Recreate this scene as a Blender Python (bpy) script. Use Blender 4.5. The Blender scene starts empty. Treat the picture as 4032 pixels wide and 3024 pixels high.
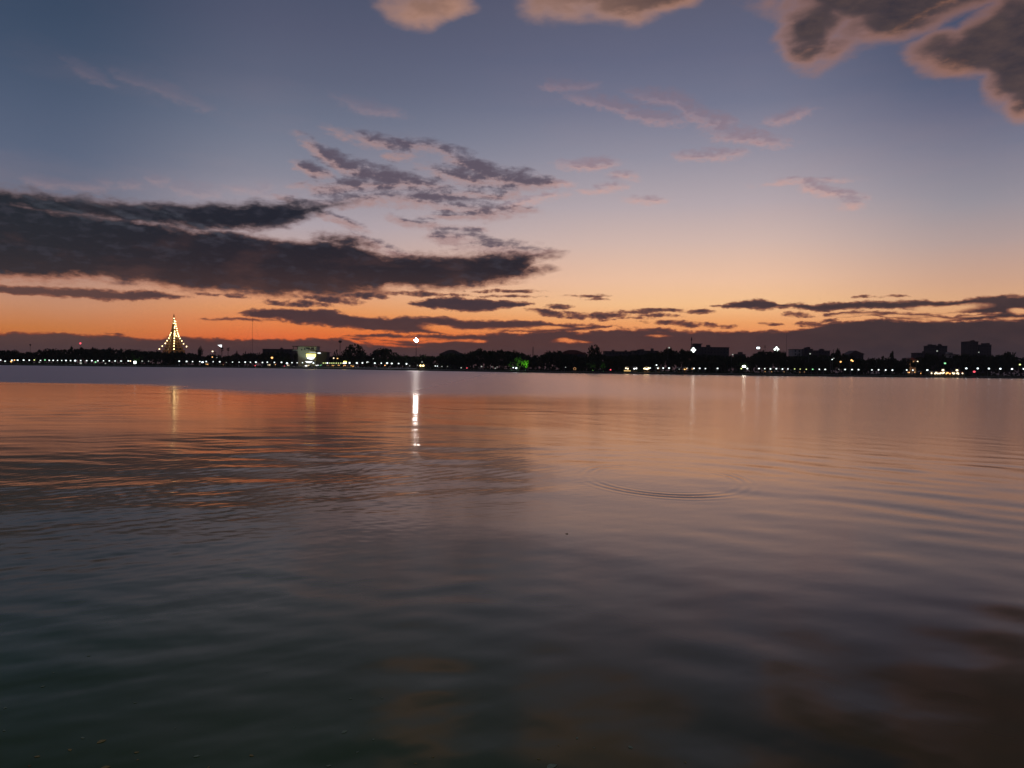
import bpy, math, random
import numpy as np
from mathutils import Matrix, Vector

random.seed(7)
rng = np.random.default_rng(7)
sc = bpy.context.scene
C = sc.collection

# ------------------------------------------------------------------ camera
F = 3028.0                      # focal length in pixels of the 4032 px wide picture
EYE = 2.2
cam_data = bpy.data.cameras.new('camera')
cam_data.sensor_width = 36.0
cam_data.lens = 36.0 * F / 4032.0
cam_data.clip_start = 0.1
cam_data.clip_end = 20000.0
cam = bpy.data.objects.new('camera', cam_data)
C.objects.link(cam)
R = Matrix.Rotation(math.radians(90 - 1.135), 3, 'X') @ Matrix.Rotation(math.radians(0.75), 3, 'Z')
cam.matrix_world = Matrix.Translation((0, 0, EYE)) @ R.to_4x4()
sc.camera = cam

def ray(px, py):
    return R @ Vector(((px - 2016.0) / F, -(py - 1512.0) / F, -1.0))
def at(px, py, Y):              # the point at forward distance Y seen at px, py
    d = ray(px, py); k = Y / d.y
    return Vector((d.x * k, Y, EYE + d.z * k))
def hor(px):                    # picture height of the horizon
    return 1452.0 + (px - 2016.0) * 0.0131
def azel(px, py):
    d = ray(px, py)
    return math.atan2(d.x, d.y), math.atan2(d.z, math.hypot(d.x, d.y))

# ------------------------------------------------------------------ colour management
sc.view_settings.view_transform = 'Standard'
sc.view_settings.look = 'None'
sc.view_settings.exposure = 0.0
sc.view_settings.gamma = 1.0
sc.cycles.use_denoising = True
sc.cycles.max_bounces = 5
sc.cycles.sample_clamp_indirect = 6.0

def lin(r, g, b):
    def f(c):
        c /= 255.0
        return c / 12.92 if c <= 0.04045 else ((c + 0.055) / 1.055) ** 2.4
    return (f(r), f(g), f(b), 1.0)

# ------------------------------------------------------------------ node helper
class NT:
    def __init__(s, nt): s.nt = nt; s.N = nt.nodes; s.L = nt.links
    def new(s, t, **k):
        n = s.N.new(t)
        for a, v in k.items(): setattr(n, a, v)
        return n
    def put(s, sock, v):
        if isinstance(v, bpy.types.NodeSocket): s.L.new(v, sock)
        else: sock.default_value = v
    def m(s, op, a, b=None, c=None, clamp=False):
        n = s.new('ShaderNodeMath', operation=op, use_clamp=clamp)
        s.put(n.inputs[0], a)
        if b is not None: s.put(n.inputs[1], b)
        if c is not None: s.put(n.inputs[2], c)
        return n.outputs[0]
    def v(s, op, a, b=None):
        n = s.new('ShaderNodeVectorMath', operation=op)
        s.put(n.inputs[0], a)
        if b is not None:
            s.put(n.inputs['Scale'] if op == 'SCALE' else n.inputs[1], b)
        return n.outputs['Value'] if op in ('LENGTH', 'DOT_PRODUCT') else n.outputs[0]
    def comb(s, x, y, z):
        n = s.new('ShaderNodeCombineXYZ')
        for i, q in enumerate((x, y, z)): s.put(n.inputs[i], q)
        return n.outputs[0]
    def noise(s, vec, scale, detail=6.0, rough=0.55, col=False, dist=0.0):
        n = s.new('ShaderNodeTexNoise'); s.put(n.inputs['Vector'], vec)
        n.inputs['Scale'].default_value = scale; n.inputs['Detail'].default_value = detail
        n.inputs['Roughness'].default_value = rough; n.inputs['Distortion'].default_value = dist
        return n.outputs['Color' if col else 'Fac']
    def ss(s, x, a, b):          # smoothstep
        n = s.new('ShaderNodeMapRange', interpolation_type='SMOOTHSTEP')
        s.put(n.inputs['Value'], x); s.put(n.inputs['From Min'], a); s.put(n.inputs['From Max'], b)
        return n.outputs['Result']
    def lm(s, x, a, b, c=0.0, d=1.0):
        n = s.new('ShaderNodeMapRange')
        s.put(n.inputs['Value'], x); s.put(n.inputs['From Min'], a); s.put(n.inputs['From Max'], b)
        s.put(n.inputs['To Min'], c); s.put(n.inputs['To Max'], d)
        return n.outputs['Result']
    def mix(s, f, a, b):
        n = s.new('ShaderNodeMix', data_type='RGBA')
        s.put(n.inputs['Factor'], f); s.put(n.inputs[6], a); s.put(n.inputs[7], b)
        return n.outputs[2]
    def ramp(s, f, stops, interp='LINEAR'):
        n = s.new('ShaderNodeValToRGB'); s.put(n.inputs[0], f)
        e = n.color_ramp; e.interpolation = interp
        while len(e.elements) > 1: e.elements.remove(e.elements[-1])
        e.elements[0].position = stops[0][0]; e.elements[0].color = stops[0][1]
        for p, c in stops[1:]:
            q = e.elements.new(p); q.color = c
        return n.outputs[0]
    def curve(s, x, pts):
        n = s.new('ShaderNodeFloatCurve'); s.put(n.inputs['Value'], x)
        cv = n.mapping.curves[0]
        pts = sorted(pts)
        cv.points[0].location = pts[0]; cv.points[1].location = pts[-1]
        for p in pts[1:-1]: cv.points.new(*p)
        for p in cv.points: p.handle_type = 'VECTOR'
        n.mapping.update()
        return n.outputs[0]

# ------------------------------------------------------------------ world: dusk sky with its clouds
world = bpy.data.worlds.new('World'); sc.world = world; world.use_nodes = True
w = NT(world.node_tree); w.N.clear()
dirv = w.v('NORMALIZE', w.new('ShaderNodeTexCoord').outputs['Generated'])
sep = w.new('ShaderNodeSeparateXYZ'); w.L.new(dirv, sep.inputs[0])
dx, dy, dz = sep.outputs
AZ = w.m('ARCTAN2', dx, dy)
EL = w.m('ARCSINE', dz)
ELS = 0.62                       # elevation range of the ramps
eln = w.lm(EL, 0.0, ELS)

def stops(px, rows):             # rows: (picture y, r, g, b)
    out = []
    for y, r, g, b in rows:
        p = min(max(azel(px, y)[1] / ELS, 0.0), 1.0)
        out.append((p, lin(r, g, b)))
    return sorted(out, key=lambda t: t[0])
sky_l = w.ramp(eln, stops(150, [(1427, 150, 84, 62), (1330, 222, 122, 58), (1290, 216, 130, 68), (1200, 206, 144, 108), (1100, 190, 146, 128), (950, 140, 128, 138),
    (800, 110, 114, 132), (600, 92, 103, 126), (400, 80, 93, 117), (200, 67, 82, 106), (0, 58, 74, 98), (-500, 42, 54, 78)]))
sky_m = w.ramp(eln, stops(1150, [(1440, 215, 80, 35), (1340, 248, 106, 38), (1290, 246, 128, 56), (1220, 240, 158, 98), (1120, 228, 172, 140), (1000, 200, 172, 165),
    (880, 176, 164, 172), (700, 138, 138, 153), (500, 112, 119, 139), (300, 95, 101, 123), (100, 85, 90, 113), (0, 80, 86, 109), (-500, 48, 56, 84)]))
sky_r = w.ramp(eln, stops(2900, [(1462, 240, 105, 60), (1330, 250, 150, 88), (1270, 252, 172, 108), (1200, 255, 200, 146), (1100, 244, 198, 166), (950, 214, 186, 176),
    (800, 184, 170, 175), (600, 148, 145, 160), (400, 117, 120, 142), (200, 100, 104, 128), (0, 92, 94, 116), (-500, 60, 64, 92)]))
sky_rr = w.ramp(eln, stops(3950, [(1475, 200, 100, 66), (1300, 240, 158, 98), (1200, 232, 176, 130), (1100, 212, 168, 142), (950, 182, 160, 156),
    (800, 154, 148, 157), (600, 122, 125, 144), (400, 92, 100, 126), (200, 76, 84, 110), (0, 64, 74, 100), (-500, 48, 54, 80)]))
a150, a1150, a2900, a3950 = (azel(p, 1300)[0] for p in (150, 1150, 2900, 3950))
col = w.mix(w.ss(AZ, a150, a1150), sky_l, sky_m)
col = w.mix(w.ss(AZ, a1150 - .02, a2900 - .1), col, sky_r)
col = w.mix(w.ss(AZ, a2900, a3950), col, sky_rr)
# the sky away from the afterglow
back = w.ramp(eln, [(0, lin(74, 66, 84)), (.25, lin(78, 76, 96)), (.6, lin(60, 68, 92)), (1, lin(44, 54, 78))])
col = w.mix(w.ss(w.m('ABSOLUTE', AZ), 0.62, 1.7), col, back)
high = w.ss(EL, 0.5, 1.2)
col = w.mix(high, col, lin(38, 48, 72))
# faint colour mottling of thin high haze
warp = w.noise(w.v('MULTIPLY', dirv, (1, 1, 3)), 5, 3, .5, col=True)
mott = w.noise(w.v('MULTIPLY', dirv, (1, 1, 4)), 3.0, 5, .6)
col = w.mix(w.lm(mott, .45, .8, 0, .12), col, w.mix(w.ss(EL, .1, .45), lin(226, 170, 150), lin(112, 104, 128)))

# warped coordinates of the clouds
nz = w.noise(w.v('MULTIPLY', dirv, (1, 1, 2.6)), 14, 5, .56, col=True)
nzf = w.noise(w.v('MULTIPLY', dirv, (1, 1, 2.4)), 38, 6, .62)
nsep = w.new('ShaderNodeSeparateColor'); w.L.new(nz, nsep.inputs[0])
nA = w.m('SUBTRACT', nsep.outputs[0], .5)
nB = w.m('SUBTRACT', nsep.outputs[1], .5)
nF = w.m('SUBTRACT', nzf, .5)
P = w.comb(w.m('MULTIPLY_ADD', nA, .030, AZ), w.m('MULTIPLY_ADD', nB, .016, EL), 0)
psep = w.new('ShaderNodeSeparateXYZ'); w.L.new(P, psep.inputs[0])
PX, PY = psep.outputs[0], psep.outputs[1]
CX0, CX1 = azel(-500, 1400)[0], azel(4532, 1400)[0]
xn = w.lm(PX, CX0, CX1)
ELW = 0.5

# Cycles evaluates this tree on a small stack, so every shape takes the one before it as a
# (weightless) third coordinate: they are worked out one after another, not all at once.
# Fields are negative inside a cloud, roughly in radians.
TOK = [0.0]
class G: pass                    # the node tree being filled and its sockets
def edge(pts):                   # picture polyline -> elevation as a function of azimuth
    q = []
    for px, py in pts:
        a, e = azel(px * 1.8228, py * 1.8228)
        q.append(((a - CX0) / (CX1 - CX0), e / ELW + 0.1))
    x = G.t.m('MULTIPLY_ADD', G.tok, 1e-7, G.xn)
    c = G.t.curve(x, [(min(max(x, 0.0), 1.0), min(max(y, 0.0), 1.0)) for x, y in q])
    return G.t.m('MULTIPLY_ADD', c, ELW, -.1 * ELW)
def band(up, lo, x0, x1):        # cloud between two edges
    f = G.t.m('SUBTRACT', G.y, edge(up))
    G.tok = f
    f = G.t.m('MAXIMUM', f, G.t.m('SUBTRACT', edge(lo), G.y))
    if x0 is not None:
        a = azel(x0 * 1.8228, up[0][1] * 1.8228)[0]
        f = G.t.m('MAXIMUM', f, G.t.m('MULTIPLY_ADD', G.x, -.25, a * .25))
    if x1 is not None:
        a = azel(x1 * 1.8228, up[-1][1] * 1.8228)[0]
        f = G.t.m('MAXIMUM', f, G.t.m('MULTIPLY_ADD', G.x, .25, -a * .25))
    return f
def blob(x, y, rx, ry, rot=0):   # in 2212 px picture units, rot in degrees clockwise on the picture
    a, e = azel(x * 1.8228, y * 1.8228)
    ax = azel((x + rx) * 1.8228, y * 1.8228)[0] - a
    ey = azel(x * 1.8228, (y - ry) * 1.8228)[1] - e
    k = min(ax, ey) * .6
    c, sn, q = math.cos(math.radians(rot)), math.sin(math.radians(rot)), math.sqrt(k)
    m1 = (c / ax * q, -sn / ax * q); m2 = (sn / ey * q, c / ey * q)
    V = G.t.comb(G.x, G.y, G.t.m('MULTIPLY_ADD', G.tok, 1e-7, 1.0))
    u = G.t.v('DOT_PRODUCT', V, (m1[0], m1[1], -(m1[0] * a + m1[1] * e)))
    v = G.t.v('DOT_PRODUCT', V, (m2[0], m2[1], -(m2[0] * a + m2[1] * e)))
    return G.t.m('MULTIPLY_ADD', u, u, G.t.m('MULTIPLY_ADD', v, v, -k))
def inside(kind, args, reg):     # does a shape reach into this part of the sky?
    a0, a1, e0, e1 = reg
    if kind is blob:
        x, y, rx, ry = args[:4]; r = math.radians(args[4] if len(args) > 4 else 0)
        hx = abs(rx * math.cos(r)) + abs(ry * math.sin(r)); hy = abs(rx * math.sin(r)) + abs(ry * math.cos(r))
        xs, ys = (x - 1.35 * hx, x + 1.35 * hx), (y - 1.35 * hy, y + 1.35 * hy)
    else:
        up, lo, x0, x1 = args
        xs = (-3000 if x0 is None else x0, 6000 if x1 is None else x1)
        ys = (min(p[1] for p in up), max(p[1] for p in lo))
    A = [azel(x * 1.8228, 1300)[0] for x in xs]
    E = [azel(1100 * 1.8228, y * 1.8228)[1] for y in ys]
    return A[1] + .035 > a0 and A[0] - .035 < a1 and E[0] + .035 > e0 and E[1] - .035 < e1
def union(kinds, reg, up=0.0):     # up: look at the same shapes a little higher or lower
    kinds = [k for k in kinds if inside(k[0], k[1:], reg)]
    if not kinds: return None
    r = None
    for i in range(0, len(kinds), 16):       # small node groups: fast to build
        g = bpy.data.node_groups.new('cloud_shapes', 'ShaderNodeTree')
        for nm in ('x', 'y', 'xn', 'token'): g.interface.new_socket(nm, in_out='INPUT', socket_type='NodeSocketFloat')
        g.interface.new_socket('field', in_out='OUTPUT', socket_type='NodeSocketFloat')
        G.t = NT(g)
        gi = g.nodes.new('NodeGroupInput'); go = g.nodes.new('NodeGroupOutput')
        G.x, G.y, G.xn, G.tok = gi.outputs[:4]
        q = None
        for kind, *args in kinds[i:i + 16]:
            f = kind(*args)
            q = f if q is None else G.t.m('MINIMUM', q, f)
            G.tok = q
        g.links.new(q, go.inputs[0])
        n = w.new('ShaderNodeGroup'); n.node_tree = g
        for sck, val in zip(n.inputs, (PX, w.m('ADD', PY, up) if up else PY, xn, TOK[0])): w.put(sck, val)
        r = n.outputs[0] if r is None else w.m('MINIMUM', r, n.outputs[0])
        TOK[0] = r
    return r

# --- low, crisp clouds
low = [
 # bank along the horizon
 (band, [(-200, 712), (0, 716), (110, 721), (170, 724), (240, 722), (300, 729), (360, 728), (420, 730), (520, 732), (600, 733), (700, 734), (780, 726),
       (850, 722), (880, 728), (930, 723), (1000, 721), (1060, 719), (1120, 722), (1170, 717), (1240, 716), (1330, 712), (1440, 716), (1460, 717), (1530, 714),
       (1600, 717), (1680, 715), (1740, 705), (1800, 697), (1870, 693), (1960, 690), (2060, 692), (2130, 690), (2212, 694), (2400, 690)],
      [(-200, 860), (0, 855), (1100, 860), (2212, 860), (2400, 860)], None, None),
 # long cloud left of centre
 (band, [(505, 678), (560, 665), (620, 667), (700, 671), (800, 684), (900, 684), (1000, 689), (1150, 697), (1250, 697), (1310, 704)],
      [(505, 679), (560, 691), (640, 699), (700, 703), (800, 714), (880, 721), (960, 722), (1050, 717), (1180, 722), (1310, 707)], 500, 1320),
 (band, [(440, 688), (520, 688), (620, 692), (700, 698)], [(440, 690), (520, 692), (620, 697), (700, 704)], 436, 705),
 # lens cloud
 (band, [(885, 656), (930, 645), (990, 640), (1060, 645), (1100, 652), (1140, 658)], [(885, 660), (930, 670), (990, 673), (1060, 672), (1100, 669), (1140, 662)], 880, 1145),
 # right strips
 (band, [(1530, 660), (1600, 649), (1650, 648), (1700, 656), (1760, 655), (1850, 653), (1950, 649), (2060, 646), (2130, 643), (2212, 641), (2400, 640)],
      [(1530, 662), (1600, 667), (1700, 670), (1790, 673), (1880, 670), (1960, 668), (2060, 672), (2130, 680), (2212, 688), (2400, 690)], 1530, None),
 (band, [(1780, 678), (1830, 673), (1900, 675), (1980, 676), (2060, 680), (2140, 674), (2212, 672), (2400, 672)],
      [(1780, 682), (1830, 686), (1900, 688), (1980, 692), (2060, 694), (2140, 692), (2212, 700), (2400, 700)], 1780, None),
 (blob, 1210, 664, 26, 5), (blob, 1180, 677, 42, 5.5, 4), (blob, 1290, 681, 82, 7, 2), (blob, 1370, 676, 55, 4.5), (blob, 1430, 684, 34, 4), (blob, 1350, 690, 40, 2.5),
 (blob, 1500, 673, 30, 5, -2), (blob, 1430, 672, 60, 4), (blob, 1480, 702, 78, 5.5, 1), (blob, 1560, 706, 30, 4), (blob, 1270, 638, 34, 3), (blob, 1290, 645, 22, 2),
 (blob, 1720, 679, 30, 4.5), (blob, 1745, 698, 26, 5), (blob, 1668, 700, 24, 3.5), (blob, 1790, 692, 18, 3), (blob, 1860, 640, 22, 2.5), (blob, 1930, 640, 24, 2),
 (blob, 246, 720, 18, 3), (blob, 505, 640, 26, 3), (blob, 452, 638, 14, 2), (blob, 640, 655, 70, 8, 3), (blob, 720, 648, 60, 8, 4), (blob, 790, 640, 50, 8),
 (blob, 930, 636, 80, 4), (blob, 1090, 628, 60, 3), (blob, 1100, 640, 50, 2.5),
 # strip at far left
 (band, [(-200, 606), (0, 613), (60, 617), (130, 624), (190, 621), (240, 626), (300, 628), (380, 638), (420, 642)],
      [(-200, 634), (0, 634), (60, 636), (130, 641), (190, 645), (240, 649), (300, 650), (380, 644), (420, 643)], None, 425),
]
# --- the big dark cloud
big = [
 (band, [(-200, 420), (0, 430), (100, 444), (200, 460), (300, 474), (420, 490), (540, 504), (640, 520), (700, 516), (760, 524), (820, 545), (900, 550),
       (1000, 553), (1060, 550), (1120, 548), (1170, 550)],
      [(-200, 596), (0, 600), (150, 604), (230, 606), (300, 612), (400, 628), (470, 632), (540, 636), (620, 642), (700, 640), (780, 634), (860, 622), (950, 630), (1050, 612), (1120, 604), (1170, 556)],
      None, 1176),
 (band, [(-200, 390), (0, 402), (60, 412), (140, 424), (240, 434), (340, 440), (450, 438), (560, 436), (640, 436), (700, 436), (760, 432)],
      [(-200, 452), (0, 456), (60, 462), (140, 470), (240, 480), (340, 492), (450, 500), (540, 498), (620, 484), (700, 456), (760, 436)], None, 765),
 (blob, 740, 522, 62, 14, 8), (blob, 1180, 556, 34, 8, -8), (blob, 1130, 590, 60, 12, -6), (blob, 1080, 560, 92, 14, -2), (blob, 660, 605, 190, 36, 2), (blob, 1040, 598, 95, 16, -3),
]
holes = [(blob, 180, 462, 60, 3.0, 14), (blob, 300, 474, 52, 2.6, 16), (blob, 120, 452, 40, 2.8, 14), (blob, 390, 488, 34, 3.2, 20), (blob, 440, 492, 30, 3.2, 24),
         (blob, 490, 494, 30, 3, 22), (blob, 240, 456, 40, 2.2, 14), (blob, 530, 503, 24, 2.4, 12), (blob, 405, 478, 20, 2.5, 24), (blob, 350, 462, 40, 1.6, 14)]
# gaps of afterglow in the horizon bank
gaps = [(blob, 1845, 683, 44, 4.2, -1), (blob, 2040, 666, 66, 7, -2), (blob, 1960, 684, 46, 3.6), (blob, 2016, 688, 40, 4.0), (blob, 2190, 672, 22, 6.5), (blob, 2180, 688, 26, 3),
        (blob, 1180, 710, 40, 4, -3), (blob, 1120, 713, 44, 3.2), (blob, 880, 734, 78, 3.4, -1), (blob, 960, 712, 50, 8, 4), (blob, 1025, 715, 46, 5), (blob, 960, 737, 50, 3, -4),
        (blob, 820, 741, 36, 2.6), (blob, 1032, 736, 11, 3), (blob, 1230, 737, 22, 3.2), (blob, 1262, 737, 10, 2), (blob, 700, 728, 60, 2.4, 2), (blob, 610, 727, 34, 2, 2),
        (blob, 1260, 703, 10, 1.6), (blob, 760, 739, 26, 2.2, 12), (blob, 842, 747, 30, 1.6, 2), (blob, 1418, 693, 22, 2.0), (blob, 2100, 682, 22, 1.8), (blob, 1415, 728, 14, 1.8)]
# --- middle height, ragged and thinner
midl = [
 (blob, 690, 330, 34, 9, 32), (blob, 730, 352, 46, 12, 30), (blob, 780, 372, 60, 14, 16), (blob, 840, 384, 90, 16, 12), (blob, 900, 396, 60, 12, 10), (blob, 800, 402, 90, 12, -4),
 (blob, 810, 305, 58, 10, 10), (blob, 880, 310, 34, 6, 5), (blob, 860, 335, 18, 7), (blob, 940, 318, 40, 9, 10), (blob, 970, 335, 36, 9, 22), (blob, 1030, 360, 70, 16, 18),
 (blob, 1090, 384, 80, 18, 8), (blob, 1130, 392, 40, 12), (blob, 1000, 384, 50, 12, 10), (blob, 685, 370, 26, 9, 16), (blob, 860, 432, 90, 9, 0), (blob, 930, 424, 80, 6, -5),
 (blob, 1000, 448, 60, 10, 6), (blob, 1052, 455, 40, 14), (blob, 1100, 450, 30, 4, 6), (blob, 790, 430, 60, 8, -8), (blob, 720, 440, 40, 7, -8), (blob, 1098, 415, 12, 5),
 (blob, 1060, 422, 22, 4), (blob, 980, 470, 30, 3), (blob, 700, 466, 44, 5, 18), (blob, 884, 482, 24, 5, 12), (blob, 920, 487, 14, 4), (blob, 985, 514, 32, 9), (blob, 1090, 536, 44, 6, 6),
 (blob, 1060, 525, 34, 3), (blob, 1140, 548, 30, 5), (blob, 1050, 540, 20, 4), (blob, 830, 538, 40, 6, 16), (blob, 980, 495, 20, 2),
]
# --- small pink wisps
pink = [
 (blob, 1320, 226, 66, 12, 12), (blob, 1430, 212, 50, 14, 10), (blob, 1490, 236, 50, 14, 30), (blob, 1550, 262, 34, 16, 20), (blob, 1405, 250, 50, 10, 10), (blob, 1620, 298, 56, 12, 10), (blob, 1700, 250, 30, 8, -10),
 (blob, 1530, 335, 46, 9), (blob, 1275, 356, 40, 10), (blob, 1345, 381, 18, 6), (blob, 1316, 404, 17, 5), (blob, 1208, 398, 16, 5), (blob, 1390, 434, 22, 5), (blob, 1285, 413, 14, 2.5),
 (blob, 1790, 415, 44, 8, 16), (blob, 1832, 444, 15, 6), (blob, 1742, 394, 44, 4), (blob, 800, 230, 44, 9, 8), (blob, 360, 196, 70, 12, 14), (blob, 195, 158, 34, 12, 20), (blob, 1230, 184, 30, 8),
 (blob, 570, 402, 12, 8), (blob, 345, 388, 18, 9), (blob, 440, 410, 22, 10), (blob, 400, 404, 18, 11), (blob, 275, 400, 20, 8),
 (blob, 120, 398, 30, 7), (blob, 180, 406, 24, 7), (blob, 520, 405, 20, 4), (blob, 550, 412, 16, 4), (blob, 225, 398, 14, 6), (blob, 1130, 436, 44, 5, -10), (blob, 600, 426, 18, 4), (blob, 640, 404, 10, 4),
]
# --- big soft clouds overhead
soft = [
 (blob, 880, 2, 58, 36), (blob, 955, 0, 36, 20), (blob, 1300, -6, 118, 46), (blob, 1420, -10, 60, 24),
 (blob, 1760, 40, 74, 64), (blob, 1760, 96, 44, 34, -20), (blob, 1850, 70, 90, 44, -24), (blob, 1960, 20, 120, 40, -12), (blob, 1860, -30, 200, 74), (blob, 2080, -60, 200, 60),
 (blob, 2160, 80, 110, 56, -22), (blob, 2090, 122, 96, 36, 12), (blob, 2180, 160, 66, 66, 20), (blob, 2205, 215, 40, 38), (blob, 2330, 90, 160, 130),
]
# wild clouds far outside the picture, so that the sky goes on all round
wild = w.noise(w.v('MULTIPLY', dirv, (1, 1, 3.2)), 3.4, 5, .55)
base = col
def clouds(reg):
    TOK[0] = 0.0
    c = base
    def put(c, mask, k): return w.mix(mask, c, k)
    neg = lambda f: w.m('MULTIPLY', f, -1.0)
    f = union(soft, reg)
    if f is not None:            # big soft clouds: brown-grey tops, undersides lit salmon by the afterglow
        f2 = union(soft, reg, -.022) or f
        nn = w.m('MULTIPLY_ADD', nC, .085, w.m('MULTIPLY', nF, .020))
        fs = w.m('SUBTRACT', nn, f)
        fs2 = w.m('SUBTRACT', nn, f2)
        rim = w.mix(w.ss(AZ, .05, .4), lin(182, 138, 118), lin(176, 120, 88))
        core = w.mix(w.lm(nzf, .3, .7), lin(58, 51, 57), lin(84, 68, 66))
        amt = w.m('MULTIPLY', w.ss(w.m('MULTIPLY_ADD', nF, .05, fs2), -.056, -.010), w.ss(fs, -.015, .008))
        amt = w.m('MULTIPLY', amt, w.lm(AZ, .04, .22, .45, 1))
        c = put(c, w.m('MULTIPLY', w.ss(fs, -.026, .010), .95), w.mix(amt, rim, core))
    f = union(pink, reg)
    if f is not None:
        f2 = union(pink, reg, -.006) or f
        nn = w.m('MULTIPLY_ADD', nG, .030, w.m('MULTIPLY', nF, .014))
        fp, fp2 = w.m('SUBTRACT', nn, f), w.m('SUBTRACT', nn, f2)
        k = w.mix(w.ss(fp2, -.009, .001), w.mix(w.ss(EL, .2, .42), lin(216, 164, 150), lin(148, 122, 134)), w.mix(w.ss(EL, .25, .40), lin(150, 120, 128), lin(118, 106, 122)))
        o = w.m('MULTIPLY', w.lm(EL, .25, .42, .66, .42), w.lm(AZ, -.3, .05, .28, 1.0))
        c = put(c, w.m('MULTIPLY', w.ss(fp, -.012, .009), o), k)
    f = union(midl, reg)
    if f is not None:
        f2 = union(midl, reg, -.007) or f
        nn = w.m('MULTIPLY_ADD', nF, .042, w.m('MULTIPLY_ADD', nG, .016, .001))
        fm, fm2 = w.m('SUBTRACT', nn, f), w.m('SUBTRACT', nn, f2)
        k = w.mix(w.ss(fm2, -.006, .004), w.mix(w.ss(EL, .24, .36), lin(172, 140, 138), lin(138, 124, 134)), w.mix(w.ss(EL, .22, .40), lin(88, 76, 90), lin(98, 90, 106)))
        c = put(c, w.m('MULTIPLY', w.ss(fm, -.013, .008), .90), k)
    f = union(big, reg)
    if f is not None:
        fb = w.m('MULTIPLY_ADD', nF, .020, w.m('MULTIPLY_ADD', nG, .006, neg(f)))
        k = w.ramp(w.lm(EL, .09, .26), [(0, lin(70, 50, 50)), (.2, lin(44, 37, 44)), (.4, lin(33, 33, 43)), (.75, lin(33, 36, 47)), (1, lin(52, 56, 69))])
        k = w.mix(w.ss(AZ, -.3, -.62), k, w.mix(.5, k, lin(40, 46, 52)))
        e = w.ramp(w.lm(EL, .09, .26), [(0, lin(176, 110, 82)), (.3, lin(140, 100, 92)), (.6, lin(112, 98, 104)), (1, lin(88, 92, 110))])
        k = w.mix(w.ss(fb, -.002, .009), e, k)
        k = w.mix(w.m('MULTIPLY', w.ss(nsep.outputs[2], .48, .70), w.lm(EL, .19, .11, 0, .35)), k, lin(96, 66, 62))
        h = union(holes, reg)
        if h is not None:
            fh = w.m('MULTIPLY_ADD', nG, .008, w.m('MULTIPLY_ADD', nF, .024, neg(h)))
            k = w.mix(w.m('MULTIPLY', w.ss(fh, -.005, .008), .34), k, lin(100, 104, 116))
        k = w.mix(w.m('MULTIPLY', w.ss(nF, .0, .16), .30), k, lin(70, 68, 80))
        c = put(c, w.ss(fb, -.0065, .006), k)
    f = union(low, reg)
    if f is not None:
        fl = w.m('MULTIPLY_ADD', nF, .009, w.m('MULTIPLY_ADD', nG, .0065, neg(f)))
        g = union(gaps, reg)
        if g is not None:
            fg = w.m('MULTIPLY_ADD', nF, .006, neg(g))
            fl = w.m('MINIMUM', fl, neg(fg))
        k = w.ramp(w.lm(EL, 0.0, .12), [(0, lin(80, 55, 54)), (.25, lin(86, 55, 52)), (.45, lin(80, 54, 55)), (.7, lin(66, 51, 58)), (1, lin(80, 60, 62))])
        kr = w.ramp(w.lm(EL, 0.0, .12), [(0, lin(56, 45, 50)), (.5, lin(62, 48, 51)), (1, lin(74, 58, 60))])
        k = w.mix(w.ss(AZ, .18, .48), k, kr)
        kl = w.ramp(w.lm(EL, 0.0, .12), [(0, lin(84, 62, 60)), (.4, lin(98, 66, 60)), (1, lin(94, 70, 68))])
        k = w.mix(w.ss(AZ, -.36, -.52), k, kl)
        e = w.mix(w.ss(EL, .03, .09), lin(146, 70, 46), lin(160, 104, 82))
        k = w.mix(w.ss(fl, -.0006, .0032), e, k)
        k = w.mix(w.lm(nzf, .4, .75, 0, .16), k, lin(110, 78, 72))
        c = put(c, w.ss(fl, -.0016, .0012), k)
    return c
nG = w.m('SUBTRACT', w.noise(w.v('MULTIPLY', dirv, (1, 1, 2.0)), 110, 5, .62), .5)
nC = w.m('SUBTRACT', w.noise(w.v('MULTIPLY', dirv, (1, 1, 1.6)), 9, 3, .5), .5)
def shader(c):
    c = w.mix(w.ss(dz, 0.0, -.05), c, lin(40, 34, 38))
    b_ = w.new('ShaderNodeBackground'); w.L.new(c, b_.inputs[0]); b_.inputs[1].default_value = 1.0
    return b_.outputs[0]
def pick(f, a, b):               # shader a where f is 0, b where it is 1 (only one is worked out)
    n = w.new('ShaderNodeMixShader'); w.put(n.inputs[0], f); w.L.new(a, n.inputs[1]); w.L.new(b, n.inputs[2])
    return n.outputs[0]
E0, E1, E2 = -.04, .135, .325
cuts = [-.80, -.30, .04, .36, .80]
rows = []
for e0, e1 in ((E0, E1), (E1, E2), (E2, .62)):
    r = None
    for a0, a1 in zip(cuts, cuts[1:]):
        sh = shader(clouds((a0, a1, e0, e1)))
        r = sh if r is None else pick(w.m('GREATER_THAN', AZ, a0), r, sh)
    rows.append(r)
sky = pick(w.m('GREATER_THAN', EL, E1), rows[0], rows[1])
sky = pick(w.m('GREATER_THAN', EL, E2), sky, rows[2])
outm = w.m('MAXIMUM', w.ss(w.m('ABSOLUTE', AZ), .78, 1.1), w.ss(EL, .60, .8))
fw = w.m('MULTIPLY_ADD', w.m('SUBTRACT', wild, .50), outm, -.012)
oc = w.mix(w.ss(fw, -.02, .05), base, w.mix(w.ss(fw, 0, .08), lin(96, 86, 98), lin(48, 47, 58)))
TOK[0] = 0.0
bank = w.ss(w.m('ADD', EL, w.m('MULTIPLY', nA, .02)), .062, .055)
oc = w.mix(bank, oc, lin(66, 50, 54))
outf = w.m('MAXIMUM', w.m('GREATER_THAN', w.m('ABSOLUTE', AZ), .80), w.m('MAXIMUM', w.m('GREATER_THAN', EL, .60), w.m('LESS_THAN', EL, E0)))
sky = pick(outf, sky, shader(oc))

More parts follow.
